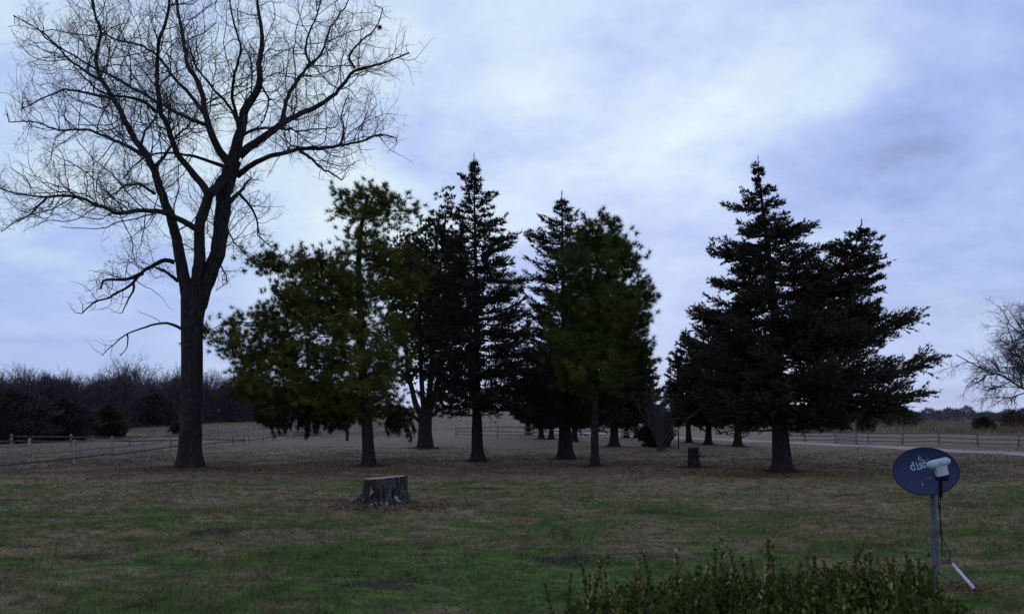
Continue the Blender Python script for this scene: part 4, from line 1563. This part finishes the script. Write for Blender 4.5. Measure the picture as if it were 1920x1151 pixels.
def bush(label, px, py, wpx, hpx, mat, seed, n=3200, depth=1.0, group=None, fl=.30):
    g = np.random.default_rng(seed)
    b0 = gp(px, py)
    s_ = b0[1] / F
    t = thing('cedar_bush', label, 'bush', b0, group or 'cedar bushes in the fields')
    mb = MB()
    tube(mb, np.array([[0, 0, -.1], [0, 0, hpx * s_ * .3], [.02, 0, hpx * s_ * .8]]), [.09, .07, .02], 6)
    mb.build('trunk', m_cbark, t)
    a = g.random(n) * 2 * math.pi
    tz = g.random(n)
    prof = np.sqrt(np.clip(np.sin(np.clip(.12 + tz * .92, 0, 1) * math.pi), 0, 1)) * (1 - .25 * tz)
    lump = 1 + .20 * np.sin(a * 3 + tz * 5 + seed) + .14 * np.sin(a * 7 - tz * 11) + .14 * np.sin(a * 2 + tz * 17 + seed * 2)
    r_ = wpx * .5 * s_ * prof * lump * g.random(n) ** .4
    P = np.stack([np.cos(a) * r_, np.sin(a) * r_ * depth, tz * hpx * s_], 1)
    D = np.stack([np.cos(a), np.sin(a), g.uniform(.1, 1.2, n)], 1) + g.normal(0, .35, (n, 3))
    mb = MB()
    flakes(mb, P, D, g.uniform(.5, 1.2, n) * fl, fl * .32, None, g)
    mb.build('foliage', mat, t, kind='stuff')


bush('brown conical cedar bush standing clear in front of the left wood', 203, 821, 68, 60, m_cedar_f, 1, 5200)
bush('wide dark evergreen thicket bush at the far left behind the fence', 20, 829, 190, 96, m_thick, 2, 10000, 1.0)
bush('dark evergreen bush at the edge of the left wood, beside the brown conical bush', 118, 826, 120, 74, m_thick, 3, 8000)
bush('small russet bush showing just left of the large bare trunk', 332, 816, 26, 22, m_cedar_f, 4, 1200)
bush('dark evergreen at the edge of the wood just left of the large bare trunk', 292, 800, 110, 60, m_thick, 14, 4000, fl=.45)
bush('squat dark cedar bush, leftmost of those behind the right fence', 1508, 806, 66, 40, m_cedar_f, 5, 3000)
bush('round green cedar bush in the middle of those behind the right fence', 1570, 809, 48, 46, m_cedar, 6, 2800)
bush('narrow reddish cedar bush, right of the round one behind the right fence', 1623, 811, 34, 38, m_cedar_f, 7, 2200)
bush('dark wide cedar bush below the long branches of the broad cedar', 1685, 800, 75, 40, m_cedar, 8, 3000, fl=.36)
bush('reddish low bush in the dry field at the right edge', 1845, 807, 42, 24, m_cedar_f, 9, 1600)
bush('dark low bush under the bare tree at the right edge', 1900, 803, 48, 32, m_cedar_f, 10, 1800)
bush('dark cedar bush behind the many-stemmed shrub', 1232, 838, 60, 70, m_cedar, 11, 4000)

# bare tree at the right edge
rb = gp(1962, 812)
mt, mw = bare_tree_mesh(301, 11.3, 8.6, 24, m_wtwig, .011, .9, .8, .22)
t = thing('bare_tree', 'grey bare tree with fine drooping twigs, cut by the right edge of the picture', 'tree', rb)
link('trunk', mt, None, t)
link('twigs', mw, None, t, 'stuff')

# ------------------------------------------------------------------ satellite dish
DP = gp(1757, 1112)
dd_ = DP[1]
ds = dd_ / F
dish = thing('satellite_dish', 'dark blue oval satellite dish with worn white lettering on a grey pole', 'satellite dish', DP)
m_blue, nt, b = base_mat('dish_paint', .5)
n = noise_n(nt, pos_out(nt), 6, 5, .65)
n2 = noise_n(nt, pos_out(nt), 60, 3, .6)
cc = mix_n(nt, range_n(nt, n, .3, .7), (.020, .026, .075), (.030, .038, .098))
cc = mix_n(nt, math_n(nt, 'MULTIPLY', range_n(nt, n2, .66, .74), .5), cc, (.12, .13, .2))
nt.links.new(cc, b.inputs['Base Color'])
m_print = plain_mat('worn_white_print', (.30, .34, .44), (.62, .68, .74), 40, .6, .05)
m_lnb = plain_mat('receiver_plastic', (.36, .37, .42), (.48, .49, .54), 12, .5, .05)
m_black = plain_mat('black_plastic', (.012, .012, .014), (.02, .02, .024), 20, .5, .1)
m_galv = plain_mat('galvanised_steel', (.085, .09, .11), (.14, .15, .18), 14, .5, .1, .3)
m_rim = plain_mat('dish_rim_paint', (.014, .017, .04), (.022, .026, .06), 20, .5, .05)
m_gray = plain_mat('grey_print', (.20, .20, .22), (.25, .25, .27), 30, .6, .02)
m_pipe = plain_mat('white_plastic_pipe', (.60, .60, .64), (.78, .78, .82), 10, .45, .05)

# frame of the dish: faces the camera, tipped up a little
a_, bb_ = 54.0 * ds, 43.0 * ds
cw = P3(1736, 883, dd_ - .12)
nrm = unit(np.array([.10 - .44, -1.0, .16]))
nrm = unit(np.array([-.30, -1.0, .17]))
xa = unit(np.cross(np.array([0, 0, 1.]), -nrm))
xa = -xa if xa[0] < 0 else xa
ya = np.cross(nrm, xa)
ya = ya if ya[2] > 0 else -ya
a_ /= abs(xa[0]) * 1.0
bb_ /= abs(ya[2])
sh = -.02  # slight roll
xr = xa * math.cos(sh) + ya * math.sin(sh)
yr = -xa * math.sin(sh) + ya * math.cos(sh)
loc = lambda u_, v_, w_=0: cw + xr * u_ + yr * v_ + nrm * w_ - DP
depth_ = .055
bowl = lambda u_, v_: -depth_ * (1 - (u_ / a_) ** 2 - (v_ / bb_) ** 2)
mb = MB()
K, Rr = 64, 10
V, fcs = [loc(0, 0, bowl(0, 0))], []
for r_ in range(1, Rr + 1):
    for k in range(K):
        an = 2 * math.pi * k / K
        u_, v_ = a_ * r_ / Rr * math.cos(an), bb_ * r_ / Rr * math.sin(an)
        V.append(loc(u_, v_, bowl(u_, v_)))
front = len(V)
mb.add(V, [[0, 1 + k, 1 + (k + 1) % K] for k in range(K)])
mb.add(V, [[1 + (r_ - 1) * K + k, 1 + r_ * K + k, 1 + r_ * K + (k + 1) % K, 1 + (r_ - 1) * K + (k + 1) % K] for r_ in range(1, Rr) for k in range(K)])
V2 = [np.array(v) - nrm * .008 for v in V]
mb.add(V2, [[0, 1 + (k + 1) % K, 1 + k] for k in range(K)])
mb.add(V2, [[1 + (r_ - 1) * K + k, 1 + (r_ - 1) * K + (k + 1) % K, 1 + r_ * K + (k + 1) % K, 1 + r_ * K + k] for r_ in range(1, Rr) for k in range(K)])
refl = mb.build('reflector', m_blue, dish)
mb = MB()
an = np.linspace(0, 2 * math.pi, 73)
tube(mb, np.array([loc(a_ * math.cos(t_), bb_ * math.sin(t_), -.003) for t_ in an]), .007, 8, None, False)
mb.build('rim', m_rim, dish)

# lettering printed on the reflector: letters as thin plates following the bowl
LET = {  # strokes in letter units
    'd': [[(.62, 1.42), (.62, .05), (.80, .02)], [(.40, 1.42), (.62, 1.42)], [(.62, .75), (.45, .95), (.22, .92), (.05, .68), (.05, .32), (.22, .05), (.45, .05), (.62, .26)]],
    'i': [[(.0, .93), (.17, .93), (.17, .05)], [(.0, .03), (.36, .03)], [(.10, 1.26), (.20, 1.30), (.22, 1.20), (.12, 1.18), (.10, 1.26)]],
    's': [[(.52, .70), (.46, .92), (.22, .96), (.05, .80), (.10, .60), (.40, .48), (.54, .30), (.44, .06), (.18, .03), (.03, .14), (.02, .28)]],
    'h': [[(.0, 1.42), (.16, 1.42), (.16, .05)], [(.0, .03), (.34, .03)], [(.16, .68), (.32, .92), (.52, .90), (.62, .70), (.62, .05)], [(.50, .03), (.78, .03)]],
}


def ribbon(mb, pts, w_, org, ang, sc):
    p = resample(np.array(pts, float), .06)
    T_ = unit(np.gradient(p, axis=0))
    N_ = np.stack([-T_[:, 1], T_[:, 0]], 1)
    V = []
    for s_ in (-1, 1):
        for q in p + N_ * w_ * s_:
            u_ = org[0] + (q[0] * math.cos(ang) - q[1] * math.sin(ang)) * sc
            v_ = org[1] + (q[0] * math.sin(ang) + q[1] * math.cos(ang)) * sc
            V.append(loc(u_, v_, bowl(u_, v_) + .0015 + .0002 * len(mb.v)))
    m = len(p)
    mb.add(V, [[i_, i_ + 1, m + i_ + 1, m + i_] for i_ in range(m - 1)])


sc_ = .0545 * (ds / .0053)
ang_ = math.radians(17)
ox, oy = -a_ * .41, bb_ * .02
xo = 0
for ch, adv in (('d', 1.0), ('i', .50), ('s', .72), ('h', .9)):
    mb = MB()
    for s_ in LET[ch]:
        ribbon(mb, s_, .10, (ox + xo * sc_ * math.cos(ang_), oy + xo * sc_ * math.sin(ang_)), ang_, sc_)
    mb.build('letter', m_print, refl, None, False)
    xo += adv
# worn print marks above the letters and a chip low on the face
mb = MB()
for pts, w_ in (([(1.75, 1.7), (1.86, 2.35)], .05), ([(1.6, 1.75), (1.95, 1.78), (2.2, 1.95)], .07), ([(1.9, 1.5), (2.15, 1.42)], .06), ([(2.75, 1.1), (2.95, 1.45)], .035), ([(3.15, 1.1), (3.2, 1.5)], .03), ([(.9, -.05), (1.15, .02)], .04), ([(1.2, -.15), (1.55, -.05)], .05), ([(1.55, 1.35), (1.7, 1.6)], .05)):
    ribbon(mb, pts, w_, (ox, oy), ang_, sc_)
ribbon(mb, [(.0, .0), (.12, -.25), (.10, -.45)], .05, (-a_ * .10, -bb_ * .50), 0, sc_)
mb.build('worn_print', m_print, refl, None, False)

# back bracket, pole, arm, receiver
mb = MB()
tube(mb, np.array([loc(.02, -.02, -.072), loc(.03, -.05, -.13)]), [.06, .05], 12)
mb.build('back_bracket', m_galv, dish)
mb = MB()
ptop = P3(1748, 905, dd_) - DP
tube(mb, np.array([[0, 0, -.2], ptop * .5 + np.array([0, 0, 0]), ptop]), [.026, .026, .026], 16)
mb.build('pole', m_galv, dish)
mb = MB()
fw = .30  # how far the receiver stands in front
afoot = P3(1764, 930, dd_ - .16) - DP
ahead = P3(1764, 884, dd_ - .42) - DP
mid_ = (afoot + ahead) / 2 + np.array([0, 0, -.03])
tube(mb, resample(np.array([afoot, mid_, ahead]), .03), .019, 8)
mb.build('feed_arm', m_black, dish)
mb = MB()
box(mb, P3(1766, 893, dd_ - .42) - DP, (.088, .07, .075), None, 1.35)
mb.build('arm_socket', m_black, dish)
# receiver: wide rounded head with a square neck
lc = P3(1760, 868, dd_ - .44) - DP
lx = unit(np.array([1, 0, .24]))
lz = unit(np.array([-.24, 0, 1]))
mb = MB()
prof = []
for t_ in np.linspace(-1, 1, 15):
    prof.append((t_ * 21 * ds, 7.6 * ds * math.sqrt(max(.08, 1 - max(0, (abs(t_) - .65) / .35) ** 2))))
V = []
k = 14
for xx_, rr_ in prof:
    for q in range(k):
        an_ = 2 * math.pi * q / k
        V.append(lc + lx * xx_ + lz * rr_ * math.sin(an_) + np.array([0, -1, 0]) * (rr_ * .95 * math.cos(an_)))
mb.add(V, [[i_ * k + j_, i_ * k + (j_ + 1) % k, (i_ + 1) * k + (j_ + 1) % k, (i_ + 1) * k + j_] for i_ in range(14) for j_ in range(k)])
mb.add(V[:k], [list(range(k))[::-1]])
mb.add(V[-k:], [list(range(k))])
mb.build('receiver', m_lnb, dish)
mb = MB()
nk = P3(1765, 882, dd_ - .445) - DP
box(mb, nk, (19 * ds, .06, 17 * ds), np.stack([lx, [0, 1, 0], lz], 1))
rec_neck = mb.build('receiver_neck', m_lnb, dish, None, False)
mb = MB()
for k_, (u0, w0) in enumerate(((-.015, .010), (.006, .014))):
    c_ = lc + np.array([0, -1, 0]) * (8.5 * ds * .96) + lx * u0 + lz * .002
    V = [c_ - lx * w0 * .5 - lz * .003, c_ + lx * w0 * .5 - lz * .004, c_ + lx * w0 * .4 + lz * .006, c_ - lx * w0 * .3 + lz * .004]
    mb.add(V, [[0, 1, 2, 3]])
mb.build('receiver_mark', m_gray, dish, None, False)
# cables
cab = [[(1762, 884), (1758, 915), (1760, 945), (1763, 975), (1764, 1003), (1772, 1018), (1782, 1036), (1780, 1050)],
       [(1764, 930), (1762, 960), (1765, 990), (1766, 1020), (1766, 1038), (1775, 1048), (1784, 1058)],
       [(1759, 1060), (1768, 1054), (1780, 1055), (1786, 1058)],
       [(1760, 1072), (1772, 1082), (1786, 1090), (1800, 1092), (1806, 1087)]]
mk = [m_black, m_black, m_black, m_black]
for k_, cpts in enumerate(cab):
    if k_ == 0:
        dps = [dd_ - .44, dd_ - .40, dd_ - .2, dd_ - .1, dd_ - .05, dd_ - .05, dd_ - .1, dd_ - .12]
    elif k_ == 1:
        dps = [dd_ - .2, dd_ - .12] + [dd_ - .05] * 5
    else:
        dps = [dd_ - .03, dd_ + .0, dd_ + .02, dd_ + .02, dd_ + .02][:len(cpts)]
    pts = np.array([P3(a, b_, q) for (a, b_), q in zip(cpts, dps)]) - DP
    mb = MB()
    tube(mb, resample(pts, .02), .005, 6)
    mb.build('cable', m_black, dish)
mb = MB()
tube(mb, np.array([P3(1758.5, 906, dd_ - .2) - DP, P3(1758, 935, dd_ - .18) - DP]), .006, 6)
mb.build('cable', m_gray, dish)

pb = gp(1835, 1113)
pipe = thing('conduit_pipe', 'short white plastic pipe leaning out of the ground beside the dish pole', 'pipe', pb)
ptop = P3(1785, 1056, pb[1] + .05) - pb
mb = MB()
axis_ = unit(ptop)
ps = ptop * .16
n_ = 14
tube(mb, np.array([ps, ptop * .5, ptop]), .0165, n_, None, False)
tube(mb, np.array([ptop, ps * 1.0 + ptop * 0]), .013, n_, None, False)
mb.build('pipe', m_pipe, pipe)
mb = MB()
tube(mb, np.array([-ptop * .12, ps * .9, ps + ptop * .03]), [.012, .018, .019], 10)
mb.build('end_sleeve', m_black, pipe)
litter('fallen_leaves', 'dry brown litter on the bare soil at the foot of the dish pole', (gp(1795, 1105) + np.array([.1, .0, 0])), 900, .42, .5, m_litter, .028)

# ------------------------------------------------------------------ boxwood in the foreground
gb = np.random.default_rng(21)
bd0 = 2.75
bx0, bx1 = (1010 - 960) / F * bd0, (1790 - 960) / F * bd0
BB = np.array([(bx0 + bx1) / 2, bd0 + .1, 0.0])
hedge = thing('boxwood_hedge', 'dark boxwood hedge with upright leafy shoots along the bottom right', 'hedge', BB)


def leaf_set(mb, P, D, N_, L, Wd, r):
    """oval leaves of two bent halves: 6 verts, 4 triangles"""
    D = unit(D)
    Sd = unit(np.cross(D, N_))
    Nn_ = np.cross(Sd, D)
    L = L[:, None]
    Wd = Wd[:, None]
    a = P
    b_ = P + D * L * .45 + Sd * Wd * .5 + Nn_ * Wd * .12
    c_ = P + D * L * .45 - Sd * Wd * .5 + Nn_ * Wd * .12
    m_ = P + D * L * .5
    e_ = P + D * L - Nn_ * L * .06
    V = np.stack([a, b_, c_, m_, e_], 1).reshape(-1, 3)
    o_ = (np.arange(len(P)) * 5)[:, None]
    f = np.concatenate([o_ + np.array([[0, 3, 1]]), o_ + np.array([[0, 2, 3]]), o_ + np.array([[1, 3, 4]]), o_ + np.array([[3, 2, 4]])])
    mb.add(V, f, np.tile(r, 4))


def top_z(x):
    """height of the clipped body below the shoots"""
    px_ = 960 + x / bd0 * F
    row = np.interp(px_, [1000, 1040, 1090, 1150, 1230, 1300, 1400, 1480, 1560, 1640, 1710, 1760, 1800], [1212, 1196, 1168, 1142, 1130, 1115, 1111, 1115, 1107, 1090, 1099, 1104, 1150])
    return CH - (row - HY) / F * bd0


def shoot(px, row_top, dz, dry=0.0, length=None, lean_=None, seed=0):
    g = np.random.default_rng(seed)
    d_ = bd0 + dz
    tip = P3(px, row_top, d_)
    Ls = length or g.uniform(.18, .32)
    ln_ = np.array([g.normal(0, .10), g.normal(0, .10), 1]) if lean_ is None else np.array([lean_, 0, 1])
    bot = tip - unit(ln_) * Ls
    m = max(6, int(Ls / .0095))
    tt = np.linspace(0, 1, m)
    bow = np.array([g.normal(0, .012), g.normal(0, .012), 0])
    p = bot + (tip - bot) * tt[:, None] + bow * np.sin(tt * math.pi)[:, None]
    mb = MB()
    tube(mb, p - BB, np.linspace(.0022, .001, m), 5)
    st_ = mb.build('shoot', m_boxs, hedge)
    # opposite pairs, turned a quarter at every node
    P_, D_, N_, L_, W_, R_ = [], [], [], [], [], []
    for i_ in range(m):
        a0 = i_ * math.pi / 2 + g.normal(0, .4)
        for s_ in (0, math.pi):
            if g.random() < .08:
                continue
            a = a0 + s_
            o_ = np.array([math.cos(a), math.sin(a), 0])
            P_.append(p[i_] + o_ * .002)
            D_.append(o_ * (.75 - .3 * tt[i_]) + np.array([0, 0, .75 + .4 * tt[i_]]) + g.normal(0, .15, 3))
            N_.append(np.array([0, 0, 1.]) - o_ * .5 + g.normal(0, .2, 3))
            L_.append(g.uniform(.018, .027) * (1 - .25 * tt[i_] ** 3))
            W_.append(g.uniform(.010, .0145))
            R_.append(np.clip(g.normal(.45 + .25 * tt[i_], .22), 0, 1))
    P_, D_, N_ = map(np.array, (P_, D_, N_))
    L_, W_, R_ = map(np.array, (L_, W_, R_))
    hh = (P_[:, 2] - bot[2]) / Ls
    dr = (g.random(len(P_)) < dry * (.35 + .65 * hh ** 2))
    for msk, nm, mt_ in ((~dr, 'leaves', m_box), (dr, 'dry_leaves', m_boxd)):
        if msk.any():
            mb = MB()
            leaf_set(mb, P_[msk] - BB, D_[msk], N_[msk], L_[msk], W_[msk], R_[msk])
            mb.build(nm, mt_, st_, kind='stuff')


tops = [(1022, 1098, .0, .0), (1072, 1076, .1, 0), (1090, 1062, .0, .1), (1108, 1078, -.05, .9), (1120, 1052, .1, .5), (1128, 1056, .02, .0), (1142, 1048, .05, .55), (1200, 1048, .0, .15), (1207, 1040, .05, 0), (1194, 1060, -.05, .5), (1220, 1070, .1, 0), (1268, 1036, 0, .35), (1276, 1060, .1, 0), (1310, 1062, .05, 0), (1325, 1054, -.05, .5), (1342, 1035, 0, 0), (1354, 1016, .05, .45), (1370, 1036, 0, .1), (1390, 1046, .05, 0), (1408, 1050, 0, 0),
        (1440, 1018, 0, .1), (1448, 1022, .05, .05), (1446, 1050, .1, 0), (1432, 1070, -.08, .9), (1452, 1076, -.1, .6), (1480, 1068, 0, .5), (1500, 1060, .05, 0), (1512, 1050, 0, 0), (1526, 1048, .03, 0), (1535, 1075, -.1, .7), (1545, 1056, 0, 0), (1575, 1060, .05, 0), (1604, 1046, .1, 0), (1610, 1048, .0, .1), (1625, 1012, 0, .1), (1632, 1040, .05, .3), (1645, 1050, -.05, 0), (1662, 1050, 0, 0), (1675, 1064, .05, .2), (1700, 1038, 0, 0), (1708, 1060, .1, 0), (1722, 1052, -.05, 0), (1742, 1040, 0, .1), (1738, 1062, .06, 0), (1665, 1090, -.12, .5), (1250, 1095, -.1, 0), (1155, 1090, 0, .3)]
for k, (px_, rw, dz, dry) in enumerate(tops):
    shoot(px_, rw, dz, dry, seed=400 + k)
for k in range(110):
    px_ = gb.uniform(1075, 1770)
    row = HY + (CH - top_z((px_ - 960) / F * bd0)) / bd0 * F
    shoot(px_, row - gb.uniform(-8, 48), gb.uniform(-.2, .3), .12 if gb.random() < .3 else 0, seed=600 + k)
# body of the hedge: leaves through the outer shell down to the ground, stems inside
n = 23000
xx = gb.uniform(bx0 - .03, bx1 + .03, n)
dep = gb.uniform(-.28, .42, n)
tz = top_z(xx) - .05 * (np.abs(dep - .07) / .35) ** 3 - .015
lump = .03 * np.sin(xx * 19) * np.sin(dep * 17 + xx * 7)
dv = gb.random(n) ** 2.0
zz_ = (tz + lump) - dv * np.where(gb.random(n) < .75, .3, 1.05)
edge = np.minimum(1, np.minimum(xx - bx0 + .05, bx1 + .05 - xx) / .12)
k = (zz_ > .05) & (gb.random(n) < np.clip(edge + .2, 0, 1))
P = np.stack([xx, bd0 + dep, zz_], 1)[k] - BB
n = len(P)
D = gb.normal(0, .55, (n, 3)) + np.array([0, -.1, .8])
mb = MB()
leaf_set(mb, P, D, gb.normal(0, .6, (n, 3)) + np.array([0, -.4, .8]), gb.uniform(.016, .026, n), gb.uniform(.009, .0145, n), np.clip(gb.normal(.4, .22, n), 0, 1))
mb.build('foliage', m_box, hedge, kind='stuff')
mb = MB()
n = 260
b0_ = np.stack([gb.uniform(bx0, bx1, n), bd0 + gb.uniform(-.15, .3, n), np.full(n, -.02)], 1)
e0_ = b0_ + np.stack([gb.normal(0, .1, n), gb.normal(0, .08, n), top_z(b0_[:, 0]) * gb.uniform(.6, .98, n)], 1)
prisms(mb, b0_ - BB, e0_ - BB, np.full(n, .007), np.full(n, .002), 4)
mb.build('stems', m_boxs, hedge, kind='stuff')
print('objects', len(bpy.data.objects), 'tris', sum(len(o.data.polygons) for o in bpy.data.objects if o.type == 'MESH'))
